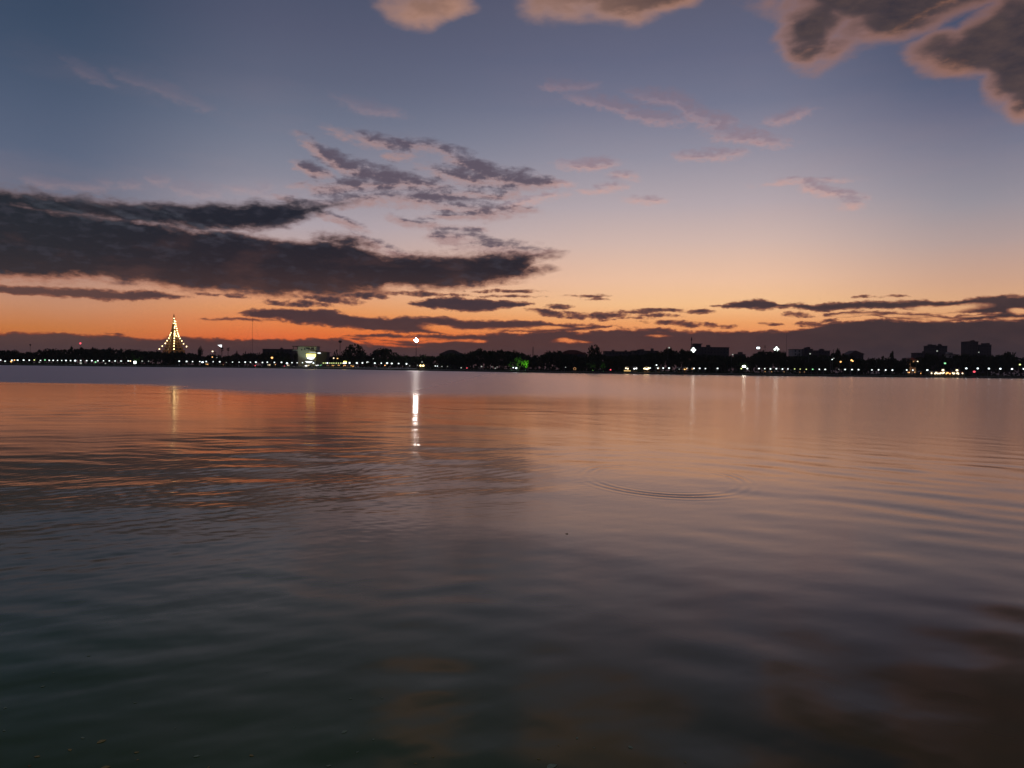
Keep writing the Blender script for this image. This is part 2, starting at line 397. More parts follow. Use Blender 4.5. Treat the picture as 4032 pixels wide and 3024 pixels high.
nish = w.new('ShaderNodeTexSky', sky_type='NISHITA')
nish.sun_disc = False; nish.sun_elevation = math.radians(-3.0); nish.sun_rotation = math.radians(-6.0)
bg2 = w.new('ShaderNodeBackground'); w.L.new(nish.outputs[0], bg2.inputs[0]); bg2.inputs[1].default_value = 0.008
addn = w.new('ShaderNodeAddShader'); w.L.new(sky, addn.inputs[0]); w.L.new(bg2.outputs[0], addn.inputs[1])
wout = w.new('ShaderNodeOutputWorld'); w.L.new(addn.outputs[0], wout.inputs[0])

# ------------------------------------------------------------------ materials
def material(name, base, rough=.8, var=.25, scale=1.0, metal=0.0, obj=True, spec=.3):
    m = bpy.data.materials.new(name); m.use_nodes = True
    t = NT(m.node_tree); p = t.N['Principled BSDF']
    co = t.new('ShaderNodeTexCoord').outputs['Object']
    n = t.noise(co, scale, 5, .6)
    dark = tuple(c * (1 - var) for c in base) + (1,); light = tuple(min(1, c * (1 + var)) for c in base) + (1,)
    t.L.new(t.mix(t.lm(n, .3, .7), dark, light), p.inputs['Base Color'])
    p.inputs['Roughness'].default_value = rough; p.inputs['Metallic'].default_value = metal
    p.inputs['Specular IOR Level'].default_value = spec
    return m
def glow(name, colr, strength):
    m = bpy.data.materials.new(name); m.use_nodes = True
    t = NT(m.node_tree); t.N.clear()
    e = t.new('ShaderNodeEmission'); e.inputs[0].default_value = (*colr, 1); e.inputs[1].default_value = strength
    o = t.new('ShaderNodeOutputMaterial'); t.L.new(e.outputs[0], o.inputs[0])
    return m
M = dict(
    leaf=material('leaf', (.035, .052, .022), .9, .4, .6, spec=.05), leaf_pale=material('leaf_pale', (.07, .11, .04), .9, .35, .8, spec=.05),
    bark=material('bark', (.09, .07, .055), .9, .3, 3), metal=material('galvanised_metal', (.22, .22, .22), .5, .15, 2, .6),
    dark_metal=material('dark_metal', (.06, .06, .06), .5, .2, 2, .4), concrete=material('concrete', (.30, .29, .27), .85, .2, .3),
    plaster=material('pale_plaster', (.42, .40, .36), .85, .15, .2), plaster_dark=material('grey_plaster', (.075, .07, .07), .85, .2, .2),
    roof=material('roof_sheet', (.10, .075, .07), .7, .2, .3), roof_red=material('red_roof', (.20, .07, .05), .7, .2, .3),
    window=material('window_glass', (.03, .035, .04), .15, .2, 1, 0, spec=.5), gold=material('gilded_stucco', (.42, .26, .09), .45, .25, .3, .3),
    cream=material('cream_stucco', (.30, .16, .08), .8, .2, .3), grass=material('grass', (.05, .085, .03), .9, .4, .25),
    earth=material('earth', (.07, .06, .045), .95, .35, .05), lit_grass=material('lit_grass', (.20, .19, .17), .9, .2, .4), canvas=material('canvas', (.45, .42, .36), .8, .1, 1),
    canvas_red=material('red_canvas', (.40, .06, .04), .8, .1, 1), wood=material('wood', (.20, .12, .06), .7, .3, 2), paint=material('white_paint', (.6, .6, .58), .5, .08, 1),
    black=material('black_paint', (.02, .02, .02), .5, .2, 1),
)
E = dict(
    white=glow('lamp_white', (.88, 1, .96), 2.0), cool=glow('lamp_cool', (.84, .97, 1), 3.0), green=glow('lamp_green', (.35, 1, .45), 1.3), yellowgreen=glow('lamp_yellow_green', (.85, 1, .35), 1.6),
    warm=glow('lamp_warm', (1, .80, .50), 2.6), orange=glow('lamp_orange', (1, .50, .16), 2.4), red=glow('lamp_red', (1, .10, .14), 1.6), amber=glow('lamp_amber', (1, .62, .22), 1.2),
    flood=glow('flood_white', (.97, 1, .97), 95), flood2=glow('flood_green_white', (.90, 1, .92), 4), flood3=glow('flood_low_white', (.92, 1, .86), 14), bulb=glow('festoon_bulb', (1, .76, .34), 6.0), pure=glow('tube_white', (1, 1, .97), 2.4),
    yellow=glow('sign_yellow', (1, .88, .12), 6.0), sign=glow('sign_white', (.92, .97, 1), 1.8), dim=glow('lamp_dim', (.8, .85, .75), .5), dimo=glow('lamp_dim_orange', (1, .5, .2), .5),
)

# ------------------------------------------------------------------ mesh helpers
class MB:
    def __init__(s): s.v = []; s.f = []
    def add(s, vs, fs):
        o = len(s.v); s.v += [tuple(v) for v in vs]; s.f += [tuple(i + o for i in f) for f in fs]; return s
    def box(s, x0, x1, y0, y1, z0, z1):
        return s.add([(x0, y0, z0), (x1, y0, z0), (x1, y1, z0), (x0, y1, z0), (x0, y0, z1), (x1, y0, z1), (x1, y1, z1), (x0, y1, z1)],
                     [(0, 3, 2, 1), (4, 5, 6, 7), (0, 1, 5, 4), (1, 2, 6, 5), (2, 3, 7, 6), (3, 0, 4, 7)])
    def tube(s, a, b, r0, r1=None, n=6):
        a, b = Vector(a), Vector(b); r1 = r0 if r1 is None else r1
        q = (b - a).normalized().to_track_quat('Z', 'Y')
        ring = [q @ Vector((math.cos(2 * math.pi * i / n), math.sin(2 * math.pi * i / n), 0)) for i in range(n)]
        vs = [a + r * r0 for r in ring] + [b + r * r1 for r in ring]
        fs = [(i, (i + 1) % n, n + (i + 1) % n, n + i) for i in range(n)] + [tuple(range(n - 1, -1, -1)), tuple(range(n, 2 * n))]
        return s.add(vs, fs)
    def ball(s, c, r, n=8, k=5, sz=1.0):
        c = Vector(c); vs = [c + Vector((0, 0, -r * sz))]
        for j in range(1, k):
            t = math.pi * j / k
            for i in range(n):
                p = 2 * math.pi * i / n
                vs.append(c + Vector((r * math.sin(t) * math.cos(p), r * math.sin(t) * math.sin(p), -r * sz * math.cos(t))))
        vs.append(c + Vector((0, 0, r * sz))); fs = []
        for i in range(n): fs.append((0, 1 + (i + 1) % n, 1 + i))
        for j in range(k - 2):
            for i in range(n):
                a = 1 + j * n + i; b = 1 + j * n + (i + 1) % n
                fs.append((a, b, b + n, a + n))
        L0 = 1 + (k - 2) * n
        for i in range(n): fs.append((len(vs) - 1, L0 + i, L0 + (i + 1) % n))
        return s.add(vs, fs)
    def lathe(s, prof, n=8, cx=0, cy=0, turn=0.0):
        vs = []; fs = []
        for r, z in prof:
            for i in range(n):
                t = 2 * math.pi * i / n + turn; vs.append((cx + r * math.cos(t), cy + r * math.sin(t), z))
        for j in range(len(prof) - 1):
            for i in range(n):
                a = j * n + i; b = j * n + (i + 1) % n; fs.append((a, b, b + n, a + n))
        fs.append(tuple(range(n - 1, -1, -1))); fs.append(tuple((len(prof) - 1) * n + i for i in range(n)))
        return s.add(vs, fs)
    def prism(s, pts, y0, y1):   # polygon in x,z extruded in y
        n = len(pts)
        vs = [(x, y0, z) for x, z in pts] + [(x, y1, z) for x, z in pts]
        return s.add(vs, [tuple(range(n)), tuple(range(2 * n - 1, n - 1, -1))] + [(i, n + i, n + (i + 1) % n, (i + 1) % n) for i in range(n)])
    def mesh(s, name, mat, smooth=False):
        m = bpy.data.meshes.new(name); m.from_pydata(s.v, [], s.f)
        m.materials.append(mat)
        if smooth: m.polygons.foreach_set('use_smooth', [True] * len(m.polygons))
        m.update(); return m
def obj(name, data, parent=None, loc=(0, 0, 0), rz=0.0, scale=None):
    o = bpy.data.objects.new(name, data); C.objects.link(o)
    o.location = loc; o.rotation_euler = (0, 0, rz)
    if scale is not None: o.scale = scale
    if parent is not None: o.parent = parent
    return o
def tag(o, label, cat, group=None):
    o['label'] = label; o['category'] = cat
    if group: o['group'] = group
    return o
def thing(name, label, cat, loc, group=None, rz=0.0):
    return tag(obj(name, None, None, loc, rz), label, cat, group)
def structure(o): o['kind'] = 'structure'; return o
def stuff(o, label, cat): o['kind'] = 'stuff'; o['label'] = label; o['category'] = cat; return o

# ------------------------------------------------------------------ water
GROUND = 1.05
SH = [(-3000, 555), (-800, 555), (560, 560), (1000, 640), (1300, 600), (1560, 550), (2060, 482), (3060, 470), (3560, 500), (4032, 560), (4800, 600), (7000, 640)]
def shore(px): return float(np.interp(px, [a for a, _ in SH], [b for _, b in SH]))
def shore_x(px): return (px - 2016.0) / F * shore(px)

off = list(np.arange(1760, 83, -1.9)) + list(np.geomspace(82, 8.6, 46))
D = np.array([EYE * F / o for o in off])
U = np.linspace(-.78, .78, 760)
DD, UU = np.meshgrid(D, U, indexing='ij')
X = DD * UU; Y = DD.copy()
dyd = DD * DD / (EYE * F) * 1.9
dxd = DD * (U[1] - U[0])
Zw = np.zeros_like(X)
def env(seed, sx, sy):
    r = np.random.default_rng(seed); e = np.zeros_like(X)
    for _ in range(6):
        a = r.uniform(0, 2 * np.pi); e += np.sin(X / sx * np.cos(a) * r.uniform(.6, 1.6) + Y / sy * np.sin(a) * r.uniform(.6, 1.6) + r.uniform(0, 6.28))
    return np.clip(1 + .42 * e, .15, 2.2)
def smooth(x, a, b):
    t = np.clip((x - a) / (b - a), 0, 1); return t * t * (3 - 2 * t)
right = smooth(UU, -.10, .35)
calm = (1 - .35 * smooth(DD, 14, 8)) * (1 - .35 * smooth(DD, 11, 16) * smooth(DD, 34, 24))
def train(n, lam0, lam1, ang, spread, slope, weight, seed):
    global Zw
    r = np.random.default_rng(seed)
    ss = slope * math.sqrt(2.0 / n)
    for i in range(n):
        lam = lam0 * (lam1 / lam0) ** ((i + r.uniform(0, 1)) / n)
        a = math.radians(ang + r.normal() * spread); k = 2 * math.pi / lam
        kx, ky = k * math.cos(a), k * math.sin(a)
        res = np.maximum(np.abs(ky) * dyd, np.abs(kx) * dxd)
        fade = 1 - smooth(res, 1.3, 2.4)
        Zw += weight * fade * (ss / k) * np.sin(kx * X + ky * Y + r.uniform(0, 6.28))
e1, e2, e3 = env(1, 3.5, 4.5), env(2, 2.5, 4), env(3, 6, 9)
farright = 1 - .70 * smooth(UU, -.40, .38) * smooth(DD, 17, 24)
train(26, .9, 3.0, 88, 30, .0105, (1 - .5 * right) * e1 * calm * farright, 11)
train(24, .38, 1.0, 84, 36, .0085, (1 - .4 * right) * e2 * calm * .8 * e3, 12)
train(18, .7, 2.2, 42, 16, .013, right * e2 * calm * farright, 13)
train(14, 3.0, 9.0, 82, 34, .004, e3 * farright, 14)
train(20, .14, .38, 80, 60, .007, e1 * e3, 15)
# ring left by a fish
cx, cy = 3.12, 15.7
rho = np.sqrt(((X - cx) / 1.55) ** 2 + ((Y - cy) / 2.2) ** 2)
lam = .125
ang_ = np.arctan2(Y - cy, X - cx)
Zw += .0031 * (1 + .6 * np.sin(3 * ang_ + 1) + .25 * np.sin(7 * ang_)) * np.exp(-((rho - 1.0) / .15) ** 2) * np.sin(2 * np.pi * (rho - 1) / lam) * (.6 + .4 * smooth(cy - Y, -2, 2))
# outer, flat part of the same sheet
Xf = np.concatenate([DD[:, :1] * -8, X, DD[:, :1] * 8], 1)
Yf = np.concatenate([DD[:, :1], Y, DD[:, :1]], 1)
edge_fade = smooth(np.abs(UU), .78, .74)
Zf = np.concatenate([Zw[:, :1] * 0, Zw * edge_fade, Zw[:, :1] * 0], 1)
Zf[-8:] = 0
uu = np.concatenate([[-8], U, [8]])
Xf = np.concatenate([uu[None] * 80, Xf], 0); Yf = np.concatenate([np.full((1, len(uu)), -400.0), Yf], 0)
Zf = np.concatenate([np.zeros((1, len(uu))), Zf], 0)
nr, nc = Xf.shape
co = np.stack([Xf, Yf, Zf], -1).reshape(-1, 3).astype(np.float32)
idx = np.arange(nr * nc).reshape(nr, nc)
q = np.stack([idx[:-1, :-1], idx[:-1, 1:], idx[1:, 1:], idx[1:, :-1]], -1).reshape(-1, 4)
wm = bpy.data.meshes.new('water')
wm.vertices.add(len(co)); wm.vertices.foreach_set('co', co.ravel())
wm.loops.add(q.size); wm.loops.foreach_set('vertex_index', q.ravel().astype(np.int32))
wm.polygons.add(len(q)); wm.polygons.foreach_set('loop_start', (np.arange(len(q)) * 4).astype(np.int32))
wm.polygons.foreach_set('use_smooth', np.ones(len(q), bool))
wm.update(calc_edges=True)
mw = bpy.data.materials.new('lake_water'); mw.use_nodes = True
t = NT(mw.node_tree); p = t.N['Principled BSDF']
pos = t.new('ShaderNodeNewGeometry').outputs['Position']
ps = t.new('ShaderNodeSeparateXYZ'); t.L.new(pos, ps.inputs[0])
turb = t.noise(pos, .25, 4, .55)
green = t.mix(t.lm(turb, .35, .65), (.075, .180, .016, 1), (.100, .155, .010, 1))
green = t.mix(t.ss(ps.outputs[0], -1.0, 3.5), green, (.070, .080, .010, 1))
t.L.new(green, p.inputs['Base Color']); p.inputs['Specular IOR Level'].default_value = 0.0
gl = t.new('ShaderNodeBsdfGlossy', distribution='MULTI_GGX'); gl.inputs['Color'].default_value = (1.0, .865, .82, 1)   # warm cast put into the colour of the reflected sky
fr_ = t.new('ShaderNodeFresnel'); fr_.inputs['IOR'].default_value = 1.50
mx = t.new('ShaderNodeMixShader'); t.L.new(fr_.outputs[0], mx.inputs[0]); t.L.new(p.outputs[0], mx.inputs[1]); t.L.new(gl.outputs[0], mx.inputs[2])
t.L.new(mx.outputs[0], t.N['Material Output'].inputs['Surface'])
# wind patches: glassy near water, rippled skin further out
bn = t.noise(t.v('MULTIPLY', pos, (.03, .02, 1)), 1.0, 5, .6)
bn2 = t.noise(t.v('MULTIPLY', pos, (.25, .06, 1)), 1.0, 4, .6)
bound = t.m('ADD', t.lm(ps.outputs[0], -38, -20, 82, 56), t.m('MULTIPLY', t.m('SUBTRACT', bn, .5), 22))
bound = t.m('ADD', bound, t.m('MULTIPLY', t.m('SUBTRACT', bn2, .5), 10))
soft_edge = t.lm(ps.outputs[0], -30, 25, 7, 26)
far = t.ss(t.m('DIVIDE', t.m('SUBTRACT', ps.outputs[1], bound), soft_edge), -.3, 1)
mid = t.m('MULTIPLY', t.ss(ps.outputs[1], 14, 34), t.ss(ps.outputs[0], -4, 8))
r0 = t.m('MULTIPLY_ADD', t.m('MULTIPLY', t.ss(ps.outputs[1], 16, 34), t.ss(ps.outputs[0], 0, 12)), .045, t.lm(ps.outputs[1], 5, 15, .13, .115))
rough = t.m('ADD', r0, t.m('MULTIPLY', far, t.m('SUBTRACT', t.lm(ps.outputs[0], -60, 30, .42, .16), r0)))
p.inputs['Roughness'].default_value = .9; t.L.new(rough, gl.inputs['Roughness'])
fine = t.noise(t.v('MULTIPLY', pos, (2.2, .9, 1)), 1.0, 4, .65)
bump = t.new('ShaderNodeBump'); t.L.new(fine, bump.inputs['Height']); bump.inputs['Distance'].default_value = .03
t.L.new(t.m('MULTIPLY', mid, .3), bump.inputs['Strength'])
t.L.new(bump.outputs[0], gl.inputs['Normal']); t.L.new(bump.outputs[0], fr_.inputs['Normal'])
wm.materials.append(mw)
structure(obj('water', wm))

# ------------------------------------------------------------------ far bank
pxs = [-6000] + list(range(-2000, 6001, 60)) + [9000]
mb = MB(); n = len(pxs)
prof = [(0.0, -1.0), (0.25, .75), (1.0, .80), (4.0, GROUND), (400, GROUND + .5), (6000, GROUND + 2)]
for px in pxs:
    Y0 = shore(px); X0 = (px - 2016.0) / F * Y0
    for dy_, z in prof:
        mb.v.append((X0 * (1 + dy_ / 1200), Y0 + dy_ + (.3 * math.sin(px * .13) if dy_ < 2 else 0), z))
k = len(prof)
for i in range(n - 1):
    for j in range(k - 1): mb.f.append((i * k + j, (i + 1) * k + j, (i + 1) * k + j + 1, i * k + j + 1))
g = bpy.data.materials.new('far_bank'); g.use_nodes = True
t = NT(g.node_tree); p = t.N['Principled BSDF']; pos = t.new('ShaderNodeNewGeometry').outputs['Position']
t.L.new(t.mix(t.lm(t.noise(pos, .15, 5, .6), .4, .6), (.045, .065, .028, 1), (.10, .09, .065, 1)), p.inputs['Base Color']); p.inputs['Roughness'].default_value = .95
structure(obj('ground', mb.mesh('ground', g)))
# lake floor, far below the murky surface
structure(obj('lake_bed', MB().add([(-6000, -500, -3), (6000, -500, -3), (6000, 800, -3), (-6000, 800, -3)], [(0, 1, 2, 3)]).mesh('lake_bed', M['earth'])))
# embankment strip, lamp light on the grass put into its paler colour
mb = MB(); pr = list(range(1100, 1641, 20))
for px in pr:
    Y0 = shore(px); X0 = (px - 2016.0) / F * Y0
    mb.v += [(X0, Y0 + 4.4, GROUND + .02), (X0 * 1.004, Y0 + 8.5, GROUND + .75), (X0 * 1.01, Y0 + 14, GROUND + .80)]
for i in range(len(pr) - 1):
    for j in range(2): mb.f.append((3 * i + j, 3 * i + 3 + j, 3 * i + 4 + j, 3 * i + 1 + j))
structure(obj('lit_embankment', mb.mesh('lit_embankment', M['lit_grass'])))

ZONES = [(-9999, 280, 'at the far left end'), (280, 545, 'left of the lit stupa'),
         (545, 850, 'below the lit stupa'), (850, 1000, 'left of the long dark roof'),
         (1000, 1150, 'before the long dark roof'),
         (1150, 1340, 'by the yellow sign building'),
         (1340, 1500, 'below the big round tree'), (1500, 1625, 'left of the tall floodlight pole'),
         (1625, 1800, 'right of the tall floodlight pole'), (1800, 1985, 'left of the green lit trees'),
         (1985, 2100, 'among the green lit trees'),
         (2100, 2300, 'below the curved roof hall'), (2300, 2450, 'by the dome shaped tree'),
         (2450, 2600, 'by the orange lit shops'),
         (2600, 2750, 'left of the roof tower block'), (2750, 2900, 'below the roof tower block'),
         (2900, 3100, 'below the right floodlight'), (3100, 3290, 'before the low grey blocks'),
         (3290, 3450, 'before the dark gabled house'), (3450, 3640, 'by the pointed tree'),
         (3640, 3800, 'behind the lit market'), (3800, 3920, 'below the grey tower'),
         (3920, 9999, 'at the far right end')]
def zone(px):
    for a, b, s in ZONES:
        if a <= px < b: return s

# ------------------------------------------------------------------ trees
def crown_mesh(kind, seed, leaves, size=1.0, mat='leaf'):
    r = random.Random(seed); mb = MB(); lobes = []
    if kind == 'round':
        for _ in range(9):
            a = r.uniform(0, 6.28); d = r.uniform(.1, .62); lobes.append((d * math.cos(a), d * math.sin(a), r.uniform(.32, .78), r.uniform(.26, .42), r.uniform(.18, .26)))
        lobes.append((0, 0, .72, .4, .26))
    elif kind == 'umbrella':
        for _ in range(12):
            a = r.uniform(0, 6.28); d = r.uniform(.2, .78); lobes.append((d * math.cos(a), d * math.sin(a), .80 - .38 * d * d + r.uniform(-.05, .05), r.uniform(.22, .34), r.uniform(.10, .15)))
        lobes.append((0, 0, .84, .45, .14))
    elif kind == 'cone':
        for i in range(9):
            z = .12 + .1 * i; lobes.append((r.uniform(-.1, .1), r.uniform(-.1, .1), z, .75 * (1.05 - z), .12))
    elif kind == 'airy':
        for _ in range(11):
            a = r.uniform(0, 6.28); d = r.uniform(.1, .75); lobes.append((d * math.cos(a), d * math.sin(a), r.uniform(.35, .92), r.uniform(.15, .26), r.uniform(.08, .13)))
    for i in range(leaves):
        lx, ly, lz, lr, lh = r.choice(lobes)
        while True:
            x, y, z = r.uniform(-1, 1), r.uniform(-1, 1), r.uniform(-1, 1)
            if x * x + y * y + z * z <= 1: break
        c = Vector((lx + x * lr, ly + y * lr, lz + z * lh))
        s = r.uniform(.045, .095) * size
        u = Vector((r.gauss(0, 1), r.gauss(0, 1), r.gauss(0, .6))).normalized(); v_ = u.cross(Vector((r.gauss(0, 1), r.gauss(0, 1), r.gauss(0, 1)))).normalized()
        u = u * s; v_ = v_ * s * .8
        mb.add([c - u, c - v_ * .8 - u * .2, c + u, c + v_], [(0, 1, 2, 3)])
    return mb.mesh('crown', M[mat])
def trunk_mesh(seed, top=.5):
    r = random.Random(seed); mb = MB()
    mb.tube((0, 0, -.02), (.02, 0, top * .6), .045, .03, 6)
    for _ in range(5):
        a = r.uniform(0, 6.28); mb.tube((.02, 0, top * .55), (.45 * math.cos(a), .45 * math.sin(a), top + r.uniform(.05, .25)), .022, .008, 4)
    return mb.mesh('trunk', M['bark'])
CR = {'round': [crown_mesh('round', s, 560) for s in range(6)], 'umbrella': [crown_mesh('umbrella', s, 620) for s in (11, 12, 13)],
      'cone': [crown_mesh('cone', 21, 420)], 'airy': [crown_mesh('airy', s, 300) for s in (31, 32)]}
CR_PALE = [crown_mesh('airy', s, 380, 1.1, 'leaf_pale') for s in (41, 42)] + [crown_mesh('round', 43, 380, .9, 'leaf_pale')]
TR = [trunk_mesh(s) for s in range(4)]
def tree(px, top_py, Y, width_px, kind='round', label=None, group=None, crowns=None, base=GROUND, cat='tree', name='broadleaf_tree', seed=None):
    P0 = at(px, top_py, Y); h = P0.z - base
    wd = width_px / F * Y / 2
    r = random.Random(seed if seed is not None else int(px * 7 + top_py))
    word = {'round': 'rounded', 'umbrella': 'flat topped', 'airy': 'ragged', 'cone': 'pointed'}[kind] + (' skyline tree' if Y > shore(px) + 46 else ' waterside tree') + ('' if width_px < 52 else ', broad crown,')
    lab = label or f'dark {word} ' + zone(px)
    grp = group or (None if label else f'dark {word} ' + zone(px))
    root = thing(name, lab, cat, (P0.x, Y, base), grp, r.uniform(0, 6.28))
    cm = r.choice(crowns or CR[kind])
    rw = wd / (.95 if kind != 'cone' else .72)
    obj('crown', cm, root, scale=(rw, rw, h / (1.0 if kind != 'umbrella' else .97)))
    obj('trunk', r.choice(TR), root, scale=(rw * .8, rw * .8, h * .9))
    return root
TOP = [(-600, 1368), (0, 1370), (55, 1376), (75, 1386), (125, 1381), (180, 1374), (290, 1367), (430, 1367), (520, 1374), (600, 1380), (750, 1382), (800, 1396), (870, 1396), (960, 1389),
       (1030, 1384), (1150, 1384), (1180, 1400), (1290, 1394), (1345, 1396), (1460, 1392), (1560, 1394), (1620, 1397), (1660, 1394), (1705, 1397), (1740, 1392), (1770, 1384), (1830, 1391), (1870, 1372), (1905, 1372),
       (1960, 1375), (2010, 1374), (2060, 1385), (2092, 1399), (2130, 1391), (2160, 1381), (2205, 1376), (2240, 1392), (2320, 1396), (2400, 1394), (2500, 1391), (2600, 1380), (2660, 1373), (2710, 1376),
       (2750, 1392), (2880, 1394), (2905, 1400), (2960, 1391), (2985, 1376), (3080, 1377), (3092, 1396), (3140, 1394), (3260, 1392), (3300, 1374), (3325, 1388), (3350, 1402), (3410, 1409), (3470, 1405), (3500, 1400),
       (3545, 1412), (3600, 1402), (3640, 1392), (3680, 1390), (3740, 1404), (3780, 1388), (3810, 1392), (3910, 1391), (3960, 1386), (4005, 1400), (4032, 1405), (4700, 1395)]
def top(px): return float(np.interp(px, [a for a, _ in TOP], [b for _, b in TOP]))
rt = random.Random(5)
px = -150.0
while px < 4200:                 # back row: makes the skyline
    wpx = rt.uniform(44, 74)
    kind = rt.choices(['round', 'umbrella', 'airy'], [6, 2, 1])[0]
    tree(px, top(px) + rt.uniform(-3, 5), shore(px) + rt.uniform(50, 90), wpx, kind, seed=rt.randint(0, 9999))
    px += wpx * rt.uniform(.42, .56)
px = -140.0
while px < 4200:                 # front row, lower
    wpx = rt.uniform(36, 60)
    if not (1145 < px < 1330 or 3640 < px < 3790):
        t0 = top(px); yb = hor(px) + EYE * F / shore(px) - 8
        tree(px, t0 + (yb - t0) * rt.uniform(.18, .42), shore(px) + rt.uniform(24, 42), wpx, rt.choices(['round', 'umbrella'], [4, 1])[0], seed=rt.randint(0, 9999))
    px += wpx * rt.uniform(.55, .8)
# distant wood that closes the view under the crowns
mb = MB(); rf = random.Random(3)
for i in range(15000):
    px = rf.uniform(-900, 4900); Yd = shore(px) + rf.uniform(95, 150)
    zt = at(px, top(px) + 10, Yd).z; X0 = (px - 2016) / F * Yd
    c = Vector((X0, Yd, GROUND + (zt - GROUND) * rf.random() ** .7)); s = rf.uniform(.6, 1.5)
    u = Vector((rf.gauss(0, 1), rf.gauss(0, .5), rf.gauss(0, 1))).normalized() * s; v_ = u.cross(Vector((rf.gauss(0, .4), 1, rf.gauss(0, .4)))).normalized() * s
    mb.add([c - u, c - v_, c + u, c + v_], [(0, 1, 2, 3)])
stuff(obj('wood', mb.mesh('wood', M['leaf'])), 'dense black wood behind the trees of the far bank', 'wood')
mb = MB()                         # clipped shrubs under the lamps
for i in range(9000):
    px = rf.uniform(-300, 4300); Yd = shore(px) + rf.uniform(9, 15); X0 = (px - 2016) / F * Yd
    hh = .8 + .7 * math.sin(px * .031) + .5 * math.sin(px * .083 + 1)
    c = Vector((X0, Yd, GROUND + .2 + max(.4, hh) * rf.random())); s = rf.uniform(.2, .45)
    u = Vector((rf.gauss(0, 1), rf.gauss(0, .5), rf.gauss(0, 1))).normalized() * s; v_ = u.cross(Vector((rf.gauss(0, .4), 1, rf.gauss(0, .4)))).normalized() * s
    mb.add([c - u, c - v_, c + u, c + v_], [(0, 1, 2, 3)])
stuff(obj('shrubs', mb.mesh('shrubs', M['leaf'])), 'low green shrubs under the street lamps of the far bank', 'shrubs')

# single trees that stand out
tree(1402, 1352, 640, 104, 'round', 'big round black tree towering right of the building with the yellow sign', seed=1)
tree(1374, 1376, 636, 60, 'round', 'smaller round tree leaning on the left flank of the big black tree', seed=4)
tree(1508, 1371, 640, 118, 'umbrella', 'wide umbrella shaped tree right of the big round black tree', seed=2)
tree(1320, 1377, 690, 26, 'airy', 'thin sparse tree left of the big round black tree', seed=3)
tree(2347, 1354, 560, 66, 'round', 'tall dome shaped dark tree right of the curved roof hall', seed=1)
tree(2330, 1374, 556, 58, 'round', 'lower bushy tree at the left foot of the dome shaped tree', seed=9)
tree(2180, 1374, 540, 40, 'airy', 'ragged topped tree just left of the curved roof hall', seed=8)
tree(2640, 1364, 560, 60, 'round', 'rounded tree with a small white light at its left shoulder', seed=8)
tree(3303, 1370, 560, 46, 'round', 'tall rounded tree left of the small dark gabled house', seed=5)
tree(3281, 1366, 570, 20, 'airy', 'narrow airy tree top left of the tall rounded tree', seed=5)
tree(3513, 1384, 560, 48, 'cone', 'dark pointed conical tree left of the lit market', name='conical_tree')
tree(3968, 1383, 640, 84, 'round', 'broad dome tree near the right edge of the far bank', seed=6)
tree(790, 1360, 700, 24, 'round', 'single round tree top standing clear right of the stupa', seed=3)
tree(933, 1378, 700, 13, 'round', 'tiny dark tree top left of the thin guyed mast', seed=3)
tree(966, 1380, 700, 9, 'round', 'tinier dark tree top beside the thin guyed mast', seed=2)
def palm(px, py, Y, rpx, label):
    P0 = at(px, py, Y); R_ = rpx / F * Y; h = P0.z - GROUND
    root = thing('palm_tree', label, 'palm', (P0.x, Y, GROUND), 'fan palms right of the stupa')
    obj('trunk', MB().tube((0, 0, 0), (.3, 0, h), .28, .2, 7).mesh('trunk', M['bark']), root)
    mb = MB(); r = random.Random(px)
    for i in range(46):
        d = Vector((r.gauss(0, 1), r.gauss(0, 1), r.gauss(.15, .9))).normalized(); s = d.cross(Vector((0, 0, 1)) if abs(d.z) < .9 else Vector((1, 0, 0))).normalized()
        c = Vector((.3, 0, h)); L_ = R_ * r.uniform(.8, 1.05)
        mb.add([c, c + d * L_ * .55 + s * L_ * .06, c + d * L_ + s * L_ * .22, c + d * L_ * 1.08, c + d * L_ - s * L_ * .22, c + d * L_ * .55 - s * L_ * .06], [(0, 1, 2, 3, 4, 5)])
    obj('crown', mb.mesh('crown', M['leaf']), root)
palm(873, 1376, 680, 8.5, 'fan palm just below the white billboard')
palm(897, 1375, 690, 8, 'fan palm standing alone right of the white billboard')
palm(845, 1391, 690, 6, 'short fan palm left of the white billboard beside an orange lamp')

# trees lit from below by green floods
def spot(o, loc, target, power, color, size=70):
    l = bpy.data.lights.new('spot_light', 'SPOT'); l.energy = power; l.color = color; l.spot_size = math.radians(size); l.spot_blend = .6; l.shadow_soft_size = .3
    b = bpy.data.objects.new('spot_light', l); C.objects.link(b); b.parent = o; b.location = loc
    b.rotation_euler = (Vector(target) - Vector(loc)).to_track_quat('-Z', 'Y').to_euler()
def green_tree(px, top_py, w_px, Y, power, label, color=(.25, 1, .08), crowns=None, seed=1):
    tree(px, top_py, Y, w_px, 'airy', label, None, crowns or CR_PALE, seed=seed)
    P0 = at(px, 1450, Y)
    lamp = thing('uplight', 'green uplight under the ' + ' '.join(label.split()[:12]), 'floodlight', (P0.x, Y - 6, GROUND), 'green uplights under the trees')
    obj('housing', MB().box(-.3, .3, -.2, .2, 0, .35).mesh('housing', M['dark_metal']), lamp)
    obj('lens', MB().box(-.25, .25, -.05, .15, .355, .40).mesh('lens', E['green']), lamp)
    spot(lamp, (0, 0, .6), (0, 5, 5.5), power, color)
green_tree(2068, 1412, 42, 492, 9000, 'brightest green lit tree right of two white lamps', (.30, 1, .06), seed=3)
green_tree(2042, 1402, 46, 500, 1500, 'dim green lit tree behind the two white lamps', (.4, 1, .15), seed=5)
green_tree(2014, 1420, 44, 492, 900, 'grey green lit tree left of the two white lamps', (.5, 1, .25), seed=2)
green_tree(2330, 1424, 44, 496, 420, 'faintly green lit tree below the dome shaped tree', (.5, 1, .3), seed=7)
